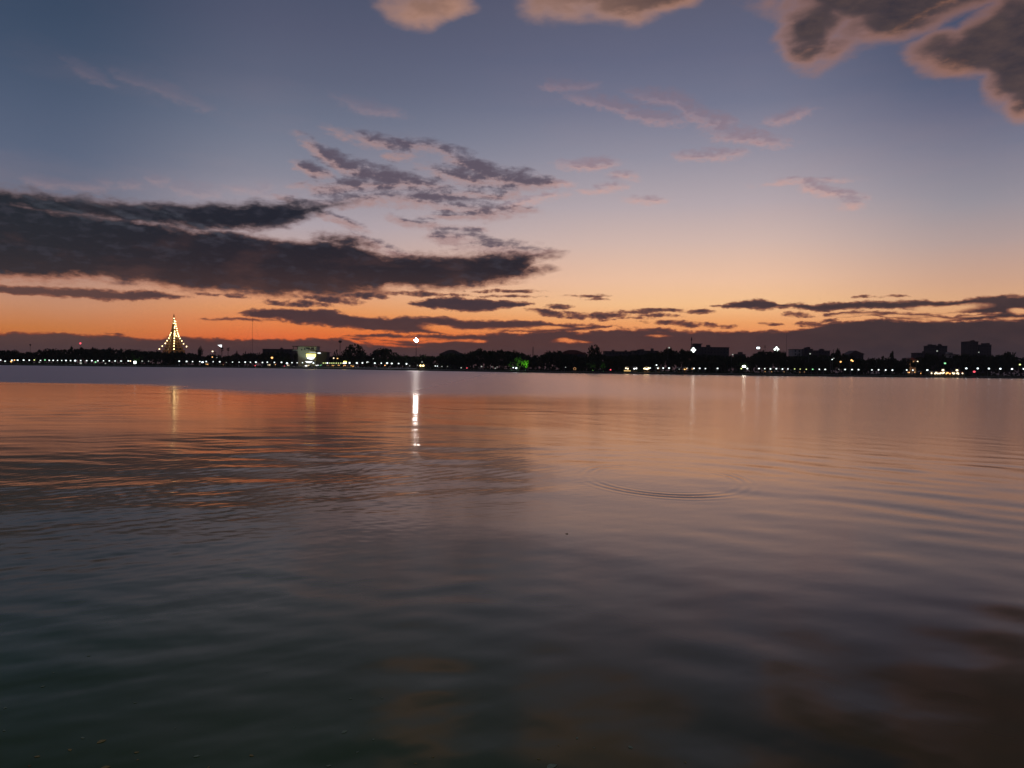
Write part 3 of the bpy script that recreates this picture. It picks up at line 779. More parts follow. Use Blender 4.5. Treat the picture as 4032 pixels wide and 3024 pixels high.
green_tree(2372, 1418, 30, 494, 380, 'faintly green lit tree with a forked crown right of the dome tree', (.4, 1, .3), seed=8)
green_tree(540, 1405, 30, 585, 700, 'green lit tree behind the bright floodlight left of the stupa', (.4, 1, .3), seed=4)

# ------------------------------------------------------------------ the lit stupa
SY = 1100.0
S0 = at(684, 1425, SY); SX = S0.x; K = SY / F
st = thing('stupa', 'tall tapering stupa strung with golden bulbs on the far bank', 'stupa', (SX, SY, GROUND))
def sz(py): return at(684, py, SY).z - GROUND
tiers = [(1378, 1440, 44), (1366, 1378, 37), (1355, 1366, 31), (1345, 1355, 26), (1335, 1345, 21), (1326, 1335, 17.5)]
for k, (a, b, hd) in enumerate(tiers):
    z0, z1 = sz(b) if k else -1.0, sz(a); h = hd * K
    mb = MB()
    mb.lathe([(h, z0), (h, z1 - .9)], 4); ti = obj('tier', mb.mesh('tier', M['cream']), st)
    obj('cornice', MB().lathe([(h * 1.02, z1 - .9), (h * 1.07, z1 - .35), (h * .98, z1)], 4).mesh('cornice', M['gold']), ti)
    mb = MB()                     # arched openings on the two faces towards the lake
    for s_ in (-1, 1):
        for q_ in range(3):
            f0 = .22 + .28 * q_
            ax, ay = s_ * h * (1 - f0), -h * f0
            d_ = Vector((s_, -1, 0)).normalized() * .12; tdir = Vector((-s_, -1, 0)).normalized() * h * .10
            zb = max(z0, 0) + .6; zt = max(zb + .8, z1 - 1.8); c = Vector((ax, ay, 0))
            mb.add([c - tdir + d_ + Vector((0, 0, zb)), c + tdir + d_ + Vector((0, 0, zb)), c + tdir + d_ + Vector((0, 0, zt)), c + d_ + Vector((0, 0, zt + .5)), c - tdir + d_ + Vector((0, 0, zt))], [(0, 1, 2, 3, 4)])
    obj('openings', mb.mesh('openings', M['window']), ti)
prof = [(17 * K, sz(1326)), (15.5 * K, sz(1320)), (12 * K, sz(1312)), (9.6 * K, sz(1300)), (7.6 * K, sz(1290)), (6.0 * K, sz(1280)), (4.8 * K, sz(1272)), (3.6 * K, sz(1264)), (2.6 * K, sz(1256)), (1.6 * K, sz(1251)), (1.3 * K, sz(1250))]
obj('spire', MB().lathe(prof, 8, turn=.39).mesh('spire', M['gold']), st)
obj('finial', MB().lathe([(1.2 * K, sz(1250)), (2.7 * K, sz(1247)), (2.2 * K, sz(1243)), (1.1 * K, sz(1238)), (.15 * K, sz(1234))], 8).mesh('finial', M['gold']), st)
bulbs = [(685.5, 1254, 0), (687, 1263.5, 0), (691, 1266, 0), (682.5, 1273, 0), (686, 1273, 0), (692, 1275.5, 0), (681, 1282.5, 0), (688, 1285, 0), (693.5, 1284.5, 0), (679.5, 1291, 0), (687.5, 1291.5, 0), (696, 1293.5, 0),
         (678, 1299.5, 0), (688, 1304, 0), (697.5, 1302, 0), (674.3, 1310.5, 0), (687.7, 1312, 1), (687.5, 1315.5, 1), (699.5, 1311, 0), (671.5, 1318, 1), (670, 1322.5, 1), (679, 1322.5, 0), (686.5, 1322.5, 0), (694, 1322.5, 2), (702, 1317, 0), (703.5, 1324, 1),
         (665, 1331.5, 0), (686.3, 1331.5, 0), (708.5, 1332.5, 0), (658, 1341.5, 0), (686, 1341.5, 0), (716, 1342.5, 2), (651, 1352, 0), (685.5, 1352, 0), (723, 1353.5, 2), (639, 1363, 2), (685, 1362.5, 0), (734.5, 1364.5, 0),
         (627.5, 1374.5, 0), (685, 1374.5, 0), (684, 1387, 3)]
bm_ = {0: (MB().ball((0, 0, 0), .82).mesh('bulb', E['bulb'])), 1: MB().ball((0, 0, 0), 1.05).mesh('bulb', E['bulb']), 2: MB().ball((0, 0, 0), .75).mesh('bulb', E['bulb']), 3: MB().ball((0, 0, 0), .7).mesh('bulb', E['dim'])}
lamp_strings = {0: [], 1: [], 2: []}
for bx, by, kd in bulbs:
    side = 0 if bx < 683 else (2 if bx > 689.5 else 1)
    yy = SY - (1.2 + abs(by - 1240) * .30 if side == 1 else 1.0 + 2.4 * (by > 1300))
    p_ = at(bx, by, yy)
    lamp_strings[side].append(p_ - Vector((SX, SY, GROUND)))
    obj('bulb', bm_[kd], st, p_ - Vector((SX, SY, GROUND)))
for side in range(3):             # the wires that carry the bulbs
    pts_ = sorted(lamp_strings[side], key=lambda v: -v.z); mb = MB()
    top_ = Vector((0, 0, sz(1243)))
    for a_, b_ in zip([top_] + pts_, pts_): mb.tube(a_, b_, .05, .05, 3)
    obj('wire', mb.mesh('wire', M['black']), st)
for i, (bx, by) in enumerate([(715, 1338), (657, 1338), (722, 1349)]):    # corner pinnacles
    p_ = at(bx, by, SY) - Vector((SX, SY, GROUND))
    obj('pinnacle', MB().lathe([(2.2 * K, p_.z - 9 * K), (2.6 * K, p_.z - 6 * K), (1.2 * K, p_.z - 3 * K), (.1, p_.z + 2 * K)], 4, p_.x * .86, 0).mesh('pinnacle', M['gold']), st)
spot(st, (0, -60, 1), (0, 0, 40), 30000, (1, .58, .18), 60)  # unseen spot, added to make the stupa body glow gold

# ------------------------------------------------------------------ buildings
def building(name, label, x0, x1, top_py, Y, depth, wall='plaster_dark', roof='roof', cat='building', floors=3, cols=8, win=True, group=None, over=.5, lit=()):
    cx_ = (x0 + x1) / 2; C0 = at(cx_, top_py, Y); h = C0.z - GROUND; W = (x1 - x0) / F * Y
    b = thing(name, label, cat, (C0.x, Y, GROUND), group)
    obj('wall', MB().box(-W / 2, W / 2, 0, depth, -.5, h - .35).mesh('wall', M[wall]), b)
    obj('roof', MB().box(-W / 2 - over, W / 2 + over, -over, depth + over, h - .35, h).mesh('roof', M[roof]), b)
    rr = random.Random(int(x0)); ro = None
    for q_ in range(rr.randint(1, 3)):
        bx, bw, bh = rr.uniform(-.38, .38) * W, rr.uniform(.8, 1.8), rr.uniform(.8, 2.0)
        obj('roof_tank' if q_ else 'stair_head', MB().box(bx - bw, bx + bw, 2, 5, h, h + bh).mesh('roof_block', M[wall]), b)
    if win:
        fm_ = MB().box(-.62, .62, -.09, .06, -.72, .72).mesh('window', M['plaster_dark'])
        pm_ = MB().box(-.52, .52, -.13, -.09, -.62, .62).mesh('pane', M['window']); lm_ = MB().box(-.52, .52, -.13, -.09, -.62, .62).mesh('pane', E['dim'])
        for f_ in range(floors):
            for c_ in range(cols):
                wx = -W / 2 + W * (c_ + .5) / cols; wz = h - 1.9 - f_ * 3.1
                if wz < 1.2: continue
                o = obj('window', fm_, b, (wx, 0, wz)); obj('pane', lm_ if (f_, c_) in lit else pm_, o)
    return b, W, h
# long dark roof left of the sign building
b, W, h = building('long_hall', 'long dark hall with a low roof left of the yellow sign building', 1034, 1152, 1374, 700, 14, floors=2, cols=7)
# building with the yellow sign
YB = 655.0
c0 = at(1222, 1363, YB); sb = thing('shop_building', 'grey green flat roofed building behind the glowing yellow and white sign', 'building', (c0.x, YB, GROUND))
def bx_(px, py): p_ = at(px, py, YB); return p_.x - c0.x, p_.z - GROUND
xa, za = bx_(1153, 1362); xb, zb = bx_(1245, 1364); xc, _ = bx_(1207, 1370); xd, zd = bx_(1290, 1386); xe, ze = bx_(1246, 1379)
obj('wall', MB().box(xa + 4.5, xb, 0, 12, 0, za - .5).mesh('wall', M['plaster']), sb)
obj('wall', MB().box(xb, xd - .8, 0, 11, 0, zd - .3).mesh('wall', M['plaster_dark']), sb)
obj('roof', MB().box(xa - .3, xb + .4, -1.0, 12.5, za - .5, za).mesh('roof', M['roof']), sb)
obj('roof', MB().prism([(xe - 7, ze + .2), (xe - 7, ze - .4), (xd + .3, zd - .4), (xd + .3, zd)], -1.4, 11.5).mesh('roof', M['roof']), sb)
for q_ in (0.1, 3.6): obj('column', MB().box(xa + q_, xa + q_ + .45, 0, .5, 0, za - .5).mesh('column', M['plaster_dark']), sb)
obj('balcony', MB().box(xa, xa + 4.5, -.2, .3, za - 4.2, za - 3.1).mesh('balcony', M['plaster']), sb)
for px_, py_, w_, h_ in ((1213, 1371, 3.2, 1.0), (1231, 1372, 2.2, 1.4), (1188, 1377, .7, 1.0), (1200, 1374, .9, 1.2)):
    x_, z_ = bx_(px_, py_); o = obj('window', MB().box(-w_ / 2 - .1, w_ / 2 + .1, -.1, .05, -h_ / 2 - .1, h_ / 2 + .1).mesh('window', M['plaster_dark']), sb, (x_, 0, z_))
    obj('pane', MB().box(-w_ / 2, w_ / 2, -.14, -.1, -h_ / 2, h_ / 2).mesh('pane', M['window']), o)
x_, z_ = bx_(1236, 1388.5); obj('lit_strip', MB().box(x_ - 4, x_ + 1.6, -.35, -.05, z_ - .35, z_ + .4).mesh('lit_strip', E['dim']), sb)
x_, z_ = bx_(1257, 1390); obj('tube_lamp', MB().box(x_ - 1.3, x_ + 1.3, -.55, -.3, z_ - .45, z_ + .35).mesh('tube_lamp', E['sign']), sb)
spot(sb, (-2, -14, 7), (-3, 0, za - 3), 2600, (.75, 1, .7), 70)
# sign: yellow upper board, white curved lower board with dark letters
YS = 640.0; c1 = at(1223.5, 1402, YS)
sg = thing('shop_sign', 'glowing sign with yellow upper board and white curved lower board', 'sign', (c1.x, YS, GROUND))
def sp(px, py): p_ = at(px, py, YS); return p_.x - c1.x, p_.z - GROUND
yl, zt_ = sp(1206, 1394); yr, _ = sp(1243, 1394); _, zm_ = sp(1224, 1405.5); _, zb_ = sp(1224, 1416.5)
obj('upper_board', MB().prism([(yl, zt_), (yr, zt_), (yr - .15, zm_ + .5), (yr - .5, zm_ + .1), (0, zm_ + .2), (yl + .4, zm_)], -.15, .15).mesh('upper_board', E['yellow']), sg)
pts_ = [(yl + .4, zm_ - .12), (0, zm_ + .05), (yr - .7, zm_ - .12), (yr - 1.0, zm_ - 1.0), (yr - 2.1, zb_ + .3), (.3, zb_), (yl + 2.0, zb_ + .4), (yl + .7, zm_ - 1.2)]
lb = obj('lower_board', MB().prism(pts_, -.15, .15).mesh('lower_board', E['sign']), sg)
for i, ch in enumerate('USGN'):
    cu = bpy.data.curves.new('letter', 'FONT'); cu.body = ch; cu.size = 1.75; cu.align_x = 'CENTER'; cu.extrude = .03
    cu.materials.append(M['black']); o = bpy.data.objects.new('letter', cu); C.objects.link(o)
    dg = bpy.context.evaluated_depsgraph_get(); me = bpy.data.meshes.new_from_object(o.evaluated_get(dg)); bpy.data.objects.remove(o)
    o = obj('letter', me, lb); o.rotation_euler = (math.pi / 2, 0, 0); o.location = (-1.15 + i * 1.1, -.19, zm_ - 1.85)
for q_ in (-2.4, 2.2): obj('post', MB().tube((q_, .3, 0), (q_, .3, zt_), .15, .15, 6).mesh('post', M['dark_metal']), sg)
# white canopy light and shop front beneath
p_ = at(1216, 1425.5, 628); cn = thing('canopy_light', 'wide white glowing canopy light under the yellow and white sign', 'canopy', (p_.x, 628, GROUND))
z_ = p_.z - GROUND; w_ = 14 / F * 628
obj('light_panel', MB().prism([(-w_, z_ + .6), (w_, z_ + .6), (w_ * .75, z_ - .3), (w_ * .2, z_ - .75), (-w_ * .55, z_ - .55)], -.6, .6).mesh('light_panel', E['sign']), cn)
for q_ in (-1.6, 1.6): obj('post', MB().tube((q_, 0, 0), (q_, 0, z_ - .4), .09, .09, 5).mesh('post', M['metal']), cn)

# curved roof hall
YC = 640.0; c2 = at(2262, 1378, YC); ch_ = thing('curved_roof_hall', 'hall with a low curved reddish roof left of the dome shaped tree', 'building', (c2.x, YC, GROUND))
pts_ = []
for px_, py_ in [(2205, 1394), (2215, 1388), (2225, 1382), (2238, 1378.5), (2255, 1378), (2270, 1379), (2283, 1383), (2295, 1388), (2303, 1387), (2311, 1394)]:
    p_ = at(px_, py_, YC); pts_.append((p_.x - c2.x, p_.z - GROUND))
obj('roof', MB().prism(pts_, -1, 24).mesh('roof', M['roof_red']), ch_)
obj('wall', MB().box(pts_[0][0] + .5, pts_[-1][0] - .5, 0, 23, -.3, pts_[0][1]).mesh('wall', M['plaster_dark']), ch_)
# smooth mound-like arched roof
YC = 700.0; c2 = at(1778, 1378, YC); ch_ = thing('arched_roof_hall', 'dark hall with a smooth arched roof right of the tall floodlight pole', 'building', (c2.x, YC, GROUND))
pts_ = []
for px_, py_ in [(1728, 1394), (1745, 1387), (1760, 1380), (1772, 1377.5), (1786, 1377.5), (1796, 1381), (1806, 1387), (1816, 1390), (1830, 1394)]:
    p_ = at(px_, py_, YC); pts_.append((p_.x - c2.x, p_.z - GROUND))
obj('roof', MB().prism(pts_, -1, 26).mesh('roof', M['roof']), ch_)
obj('wall', MB().box(pts_[0][0] + .5, pts_[-1][0] - .5, 0, 25, -.3, pts_[0][1]).mesh('wall', M['plaster_dark']), ch_)
building('flat_roofed_block', 'long low dark block right of the dome shaped tree', 2383, 2489, 1383, 640, 14, floors=2, cols=8)
building('flat_roofed_block', 'low dark block with a pale window left of the roof tower block', 2494, 2592, 1380.5, 660, 15, floors=2, cols=7, lit=())
# block with roof tower
b, W, h = building('tower_block', 'big dark block with a roof tower right of the glaring floodlight', 2759, 2871, 1366.5, 720, 18, 'plaster_dark', 'roof', floors=3, cols=9)
p0, p1 = at(2735, 1353, 720), at(2759, 1353, 720); bx0 = b.location.x
tw = obj('roof_tower', MB().box(p0.x - bx0, p1.x - bx0 + .5, -.5, 9, 0, p0.z - GROUND - .5).mesh('roof_tower', M['plaster_dark']), b)
obj('tower_cap', MB().box(p0.x - bx0 - 1.1, p1.x - bx0 + 1.3, -1.5, 10, p0.z - GROUND - .5, p0.z - GROUND + .1).mesh('tower_cap', M['roof']), tw)
building('flat_roofed_house', 'low grey house left of the grey block cluster at the right floodlight', 2903, 2935, 1394, 640, 10, floors=1, cols=3)
building('flat_roofed_block', 'grey block with a stepped top right of the right floodlight', 3125, 3200, 1375, 760, 14, floors=3, cols=5, wall='plaster', roof='roof')
building('flat_roofed_block', 'wide dark block left of the tall rounded tree', 3200, 3268, 1380, 740, 14, floors=2, cols=6)
building('water_tank_house', 'small roof room on the grey stepped block', 3166, 3200, 1373.5, 752, 5, floors=1, cols=2, win=False)
# gabled house
YG = 640.0; c3 = at(3372, 1380, YG); gh = thing('gabled_house', 'small dark gabled house behind two orange lamps', 'house', (c3.x, YG, GROUND))
def gp(px, py): p_ = at(px, py, YG); return p_.x - c3.x, p_.z - GROUND
xl, zl = gp(3342, 1394); xm, zm = gp(3368, 1380); xr, zr = gp(3402, 1393)
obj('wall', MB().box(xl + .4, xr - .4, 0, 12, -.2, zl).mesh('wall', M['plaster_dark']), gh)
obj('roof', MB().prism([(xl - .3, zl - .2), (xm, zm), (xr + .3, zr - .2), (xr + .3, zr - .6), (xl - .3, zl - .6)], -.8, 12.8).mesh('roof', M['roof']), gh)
for q_ in (.25, .6):
    o = obj('window', MB().box(-.7, .7, -.1, .05, -.8, .8).mesh('window', M['plaster']), gh, (xl + (xr - xl) * q_, 0, zl - 2)); obj('pane', MB().box(-.6, .6, -.14, -.1, -.7, .7).mesh('pane', M['window']), o)
building('tower_building', 'left grey tower of the pair behind the lit market', 3661, 3690, 1361, 820, 12, wall='plaster_dark', cols=3, floors=6, lit=())
building('tower_building', 'right grey tower of the pair behind the lit market, with a pale lower wall', 3698, 3730, 1361.5, 820, 12, wall='plaster_dark', cols=3, floors=6)
building('flat_roofed_house', 'pale house with a dark flat roof right of the twin grey towers', 3736, 3770, 1395, 700, 10, wall='plaster', cols=3, floors=2, over=1.0)
building('long_roofed_house', 'low hipped house left of the twin grey towers', 3612, 3662, 1389, 780, 12, floors=2, cols=4)
b, W, h = building('tower_building', 'tallest grey tower near the right end of the far bank', 3817, 3852, 1344, 860, 16, wall='plaster_dark', cols=3, floors=8)
building('tower_building', 'lower wide grey tower joined right of the tallest grey tower', 3853.5, 3904, 1357, 861, 15, wall='plaster_dark', cols=5, floors=7)
# orange lit house
YO = 585.0; c4 = at(3592, 1408, YO); oh = thing('orange_lit_house', 'small house glowing orange left of the lit market', 'house', (c4.x, YO, GROUND))
xl, xr = at(3574, 1415, YO).x - c4.x, at(3608, 1415, YO).x - c4.x; zt = at(3590, 1416, YO).z - GROUND; za = at(3590, 1408, YO).z - GROUND
obj('wall', MB().box(xl, xr, 0, 9, 0, zt).mesh('wall', M['plaster']), oh)
obj('roof', MB().prism([(xl - .5, zt - .1), (0, za), (xr + .5, zt - .1)], -.8, 9.5).mesh('roof', M['roof_red']), oh)
for q_ in (.3, .7):
    o = obj('window', MB().box(-.6, .6, -.1, .05, -.7, .7).mesh('window', M['wood']), oh, (xl + (xr - xl) * q_, 0, zt - 1.6)); obj('pane', MB().box(-.5, .5, -.14, -.1, -.6, .6).mesh('pane', E['dimo']), o)
spot(oh, (0, -6, .5), (0, 0, zt), 900, (1, .42, .12), 110)

# ------------------------------------------------------------------ masts and floodlights
def mast(name, label, px, top_py, Y, r0, r1, cat='mast', base=GROUND):
    P0 = at(px, top_py, Y); h = P0.z - base
    t_ = thing(name, label, cat, (P0.x, Y, base)); obj('pole', MB().tube((0, 0, 0), (0, 0, h), r0, r1, 6).mesh('pole', M['dark_metal']), t_)
    return t_, h
t_, h = mast('radio_mast', 'very tall thin guyed mast right of the palms', 995, 1245, 900, .15, .12)
for a_ in (0, 2.1, 4.2):
    for f_ in (.55, .95): obj('guy_wire', MB().tube((0, 0, h * f_), (20 * math.cos(a_), 20 * math.sin(a_), 0), .03, .03, 3).mesh('guy_wire', M['dark_metal']), t_)
t_, h = mast('water_tower', 'thin dark pole with a small drum on top left of the big round tree', 1339, 1350, 700, .3, .22, 'tower')
obj('tank', MB().lathe([(.5, h), (1.5, h + .6), (1.5, h + 1.9), (.3, h + 2.3)], 8).mesh('tank', M['dark_metal']), t_)
t_, h = mast('lattice_mast', 'short lattice mast right of the green lit trees', 2099, 1363, 700, .22, .12)
for k_ in range(7):
    z_ = h * (.35 + k_ * .1); obj('crossarm', MB().box(-.9 + .05 * k_, .9 - .05 * k_, -.08, .08, z_, z_ + .18).mesh('crossarm', M['dark_metal']), t_)
for s_ in (-1, 1): obj('leg', MB().tube((s_ * 1.3, 0, 0), (s_ * .35, 0, h * .95), .12, .08, 4).mesh('leg', M['dark_metal']), t_)
t_, h = mast('radio_mast', 'faint thin mast right of the right floodlight', 3098, 1300, 1000, .25, .12)
t_, h = mast('radio_mast', 'thin short mast between the right floodlight and the grey blocks', 3111, 1372, 900, .25, .15)
t_, h = mast('beacon_mast', 'mast with a red beacon standing out of the left tree line', 316.5, 1352, 800, .2, .12)
obj('beacon', MB().ball((0, 0, h), 1.0).mesh('beacon', E['red']), t_)
t_, h = mast('antenna', 'bushy antenna rising at the far left tree line', 119, 1356, 800, .2, .15)
obj('antenna_head', MB().ball((0, 0, h - .5), .9, 6, 4, 1.2).mesh('antenna_head', M['dark_metal']), t_)
t_, h = mast('spire_finial', 'slim dark temple finial above the glaring floodlight', 2723.5, 1328, 700, 1.0, .12, 'finial')
obj('ball', MB().lathe([(.15, h - 3.6), (.65, h - 2.6), (.5, h - 1.2), (.1, h + .4)], 7).mesh('ball', M['dark_metal']), t_)
obj('bell_base', MB().lathe([(2.6, h - 16), (2.0, h - 13.5), (1.1, h - 11), (.5, h - 8)], 8).mesh('bell_base', M['plaster_dark']), t_)
t_, h = mast('aerial', 'small dark aerial on the hill tree left of the right floodlight', 3013, 1360, 640, .15, .1)
for z_, w_ in ((h - .6, .9), (h - 1.6, 1.3)): obj('crossarm', MB().box(-w_, w_ * .6, -.1, .1, z_, z_ + .35).mesh('crossarm', M['dark_metal']), t_)

def floodlight(label, px, py, Y, w_, h_, mat, n=(3, 2), pole=.25, lensr=.45, base=GROUND):
    P0 = at(px, py, Y); z = P0.z - base
    t_ = thing('floodlight', label, 'floodlight', (P0.x, Y, base))
    obj('pole', MB().tube((0, 0, 0), (0, 0, z - h_ * .4), pole, pole * .6, 7).mesh('pole', M['dark_metal']), t_)
    fr = obj('head_frame', MB().box(-w_ / 2, w_ / 2, 0, .25, z - h_ / 2, z + h_ / 2).mesh('head_frame', M['dark_metal']), t_)
    lmsh = MB().ball((0, 0, 0), lensr, 10, 6).mesh('lens', mat)
    for i in range(n[0]):
        for j in range(n[1]):
            if n == (3, 3) and i != 1 and j != 1: continue
            obj('lens', lmsh, fr, (-w_ / 2 + w_ * (i + .5) / n[0], -.25, z - h_ / 2 + h_ * (j + .5) / n[1]))
    return t_
floodlight('tall slim pole with a brilliant white floodlight, left of centre', 1639, 1340, 590, 2.9, 3.1, E['flood'], (3, 3), .28, .66)
floodlight('glaring round floodlight in front of the roof tower block', 2730, 1378, 560, 3.2, 3.4, E['flood2'], (3, 3), .25, .7)
floodlight('glaring blue white floodlight on the right, above the dark trees', 3057, 1375.5, 560, 3.6, 3.6, E['flood2'], (3, 3), .25, .74)
floodlight('pair of narrow white floodlights left of the right glaring one', 2985, 1370, 590, 2.2, 1.7, E['cool'], (2, 1), .18, .8)
floodlight('bright greenish white floodlight low over the bank, right of centre', 2929, 1442.5, 500, 2.0, 1.4, E['flood3'], (2, 1), .14, .62)
floodlight('bright bluish floodlight low in the trees left of the stupa', 532, 1427, 575, 1.9, 2.0, E['flood2'], (2, 2), .14, .52)
floodlight('large greenish white lamp in the row right of the yellow shop sign', 1449, 1426.5, 596, 1.9, 1.3, E['flood2'], (2, 1), .12, .58)
floodlight('white double lamp in the row below the palms', 798, 1426, 590, 1.3, 1.2, E['cool'], (2, 1), .12, .48)
# white billboard above the palms
p_ = at(864.5, 1362, 670); bb = thing('billboard', 'slanted white glowing billboard above the fan palms', 'billboard', (p_.x, 670, GROUND)); z_ = p_.z - GROUND
obj('board', MB().prism([(-1.9, z_ + .7), (1.9, z_ + 1.1), (1.9, z_ - 1.3), (.9, z_ - .9), (.3, z_ - .8), (-.6, z_ + .1)], -.1, .1).mesh('board', E['sign']), bb)
for q_ in (-.4, 1.2): obj('post', MB().tube((q_, .2, 0), (q_, .2, z_ - .3), .14, .1, 5).mesh('post', M['dark_metal']), bb)

# ------------------------------------------------------------------ street lamps
LM = {}
def lamp_parts(mat, r):
    k = (mat, r)
    if k not in LM:
        LM[k] = MB().ball((0, 0, 0), r, 8, 5, .8).mesh('lamp_globe', E[mat])
    return LM[k]
ARM = MB().tube((0, 0, 0), (.7, -.5, .25), .05, .04, 5).mesh('arm', M['metal'])
PM = {}
words = {'white': 'small white street lamp', 'cool': 'bright white street lamp', 'green': 'green tinted street lamp', 'yellowgreen': 'yellowish green lamp', 'warm': 'warm yellow lamp', 'orange': 'orange lamp', 'red': 'small red lamp', 'dim': 'faint grey lamp', 'dimo': 'faint orange lamp', 'bulb': 'warm bulb', 'pure': 'white tube lamp', 'flood2': 'glaring lamp'}
used = {}
def lamp(px, py, mat='white', r=.5, dy=7.0, label=None):
    Y = shore(px) + dy; P0 = at(px, py, Y); h = P0.z - GROUND
    lab = label or f'{words[mat]} on the far bank {zone(px)}'
    t_ = thing('street_lamp', lab, 'street lamp', (P0.x - .7, Y + .5, GROUND), None if label else words[mat] + 's ' + zone(px))
    hk = round(h, 1)
    if hk not in PM: PM[hk] = MB().tube((0, 0, 0), (0, 0, hk), .11, .07, 6).mesh('pole', M['metal'])
    obj('pole', PM[hk], t_); a_ = obj('arm', ARM, t_, (0, 0, h - .25))
    obj('lamp_globe', lamp_parts(mat, r), t_, (.7, -.5, h))
    return t_
def row(x0, lst, y0, y1, xa, xb, mat='white', r=.5):
    for zx in lst:
        px = x0 + zx / 3.95; lamp(px, y0 + (y1 - y0) * (px - xa) / (xb - xa) + rt.uniform(-.5, .5), mat, round(r * rt.choice([.75, .85, 1, 1, 1.15]), 2))
row(0, [10, 185, 275, 367, 455, 630, 765, 827, 895, 960, 1097, 1255, 1347, 1522, 1610, 1700, 1790, 1883, 1995], 1417.5, 1421.5, 0, 500)
row(0, [1027, 1168, 1428], 1417.5, 1421.5, 0, 500, 'cool', .65)
lamp(20, 1422, 'white', .45); lamp(135, 1417.5, 'yellowgreen', .45); lamp(177, 1417.5, 'green', .5); lamp(57, 1417.8, 'orange', .45); lamp(44, 1423.5, 'orange', .6, label='lower and brighter of the orange lamps at the far left end')
lamp(155, 1426, 'dim', .5); lamp(376, 1425.5, 'green', .6, label='oval green lamp low beside the bright lamp left of the stupa'); lamp(318, 1430, 'dim', .8); lamp(415, 1431, 'dim', .5); lamp(513, 1421.5, 'warm', .5); lamp(560, 1422, 'dim', .6); lamp(585, 1422, 'dim', .45)
row(500, [812, 927, 1020, 1133, 1233, 1340, 1443, 1642, 1745, 1838, 1920, 2005, 2107], 1422.5, 1427, 705, 1035, 'white', .58)
lamp(891, 1427, 'dim', .4)
row(1000, [30, 133, 207, 318, 428, 592, 672, 755], 1425.5, 1428.5, 1007, 1191, 'white', .58)
lamp(1130, 1430.5, 'cool', .8, label='pinkish white double lamp in the row left of the yellow sign'); lamp(1234, 1430, 'cool', .6)
row(1000, [1487, 1600, 1687, 1880, 1980, 2070, 2143], 1428.8, 1430.5, 1376, 1542, 'white', .64)
row(1500, [168, 275, 397], 1430.8, 1432.3, 1540, 1600, 'white', .64)
for zx in (1078, 1110, 1180, 1212, 1243, 1280, 1315, 1352): lamp(1000 + zx / 3.95, 1429.3 + (zx - 1078) * .0022, 'yellowgreen', .42)
lamp(1289, 1429.5, 'cool', .6)
lamp(837, 1383.5, 'warm', .7, 60, 'warm lamp high in the trees left of the short palm'); lamp(836, 1406, 'orange', .5, 12, 'orange lamp under the short palm, below a warmer one'); lamp(854, 1408, 'dim', .4, 12)
lamp(1071, 1408.5, 'orange', .95, 12, 'big orange lamp in front of the long dark hall'); lamp(1314, 1410, 'warm', .5, 20, 'left one of two warm lamps left of the big round tree'); lamp(1329, 1411.5, 'orange', .5, 20, 'right, more orange one of two warm lamps left of the big round tree')
lamp(1470, 1412.5, 'dim', .4, 20)
lamp(1005, 1439.5, 'red', .5); lamp(1120, 1441, 'red', .35); lamp(1516, 1438.5, 'orange', .4, 10); lamp(1838.5, 1449, 'red', .4); lamp(2404, 1456, 'red', .5); lamp(3836, 1463.5, 'red', .85, label='large red lamp right of the lit market')
for x_, y_, m_, r_ in [(1644, 1438, 'dim', .4), (1613, 1440.5, 'dim', .45), (1662, 1425.5, 'dim', .5), (1714, 1441, 'white', .38), (1722, 1441.5, 'white', .38), (1740, 1443, 'dim', .4), (1762, 1443, 'dim', .3), (1816, 1448, 'dim', .5), (1896, 1443, 'dim', .5),
                       (1937, 1444, 'dim', .3), (1958, 1445, 'dim', .3), (1950, 1450, 'dim', .4), (2022, 1446.7, 'cool', .55), (2032.5, 1449, 'cool', .65), (2227, 1446, 'dim', .35), (2585, 1437.5, 'white', .5)]: lamp(x_, y_, m_, r_)
row(2500, [237, 358, 440, 530, 917, 1007, 1097, 1285], 1449.3, 1451.2, 2560, 2825, 'white', .5)
lamp(2706, 1450, 'dim', .5); lamp(2919, 1451.5, 'yellowgreen', .5)
row(2500, [1748, 1930, 2020, 2108, 2200], 1451, 1452.2, 2942, 3057, 'white', .5)
row(3000, [320, 405, 893, 985, 1295, 1402, 1503, 1712, 1815, 1925, 2030], 1452.4, 1457.2, 3080, 3514, 'white', .5)
row(3000, [510, 595, 690], 1453.2, 1453.7, 3129, 3175, 'yellowgreen', .36)
lamp(3200, 1454, 'green', .45); lamp(3303, 1454, 'dim', .3)
lamp(3570.5, 1457, 'white', .5); lamp(3594.5, 1457.2, 'white', .5); lamp(3651.5, 1457, 'cool', .6)
for x_, y_ in ((3805, 1450.6), (3850, 1450.8), (3894, 1451.2), (3939, 1452), (3985, 1452.8), (4031, 1452.6)): lamp(x_, y_, 'cool', .62)
lamp(4016, 1435.5, 'yellowgreen', .7, 20, 'larger greenish lamp raised above the lamp row at the far right'); lamp(3721, 1430.5, 'green', .7, 25, 'lime green lamp above the lit market')
lamp(3190, 1393, 'dim', .55, 60); lamp(3276.5, 1415.5, 'white', .4, 25); lamp(3283, 1411, 'dim', .4, 25); lamp(3310, 1424.5, 'orange', .6, 25, 'single orange lamp left of the gabled house')
lamp(3353, 1418.5, 'orange', .7, 25, 'upper one of two orange lamps at the gabled house'); lamp(3358, 1422, 'orange', .5, 25, 'lower one of two orange lamps at the gabled house'); lamp(3690, 1382, 'dim', .7, 180, 'faint white lamp between the twin grey towers'); lamp(3854, 1387, 'dim', .6, 230, 'faint white lamp on the lower wide grey tower'); lamp(3613, 1423, 'warm', .45, 20)
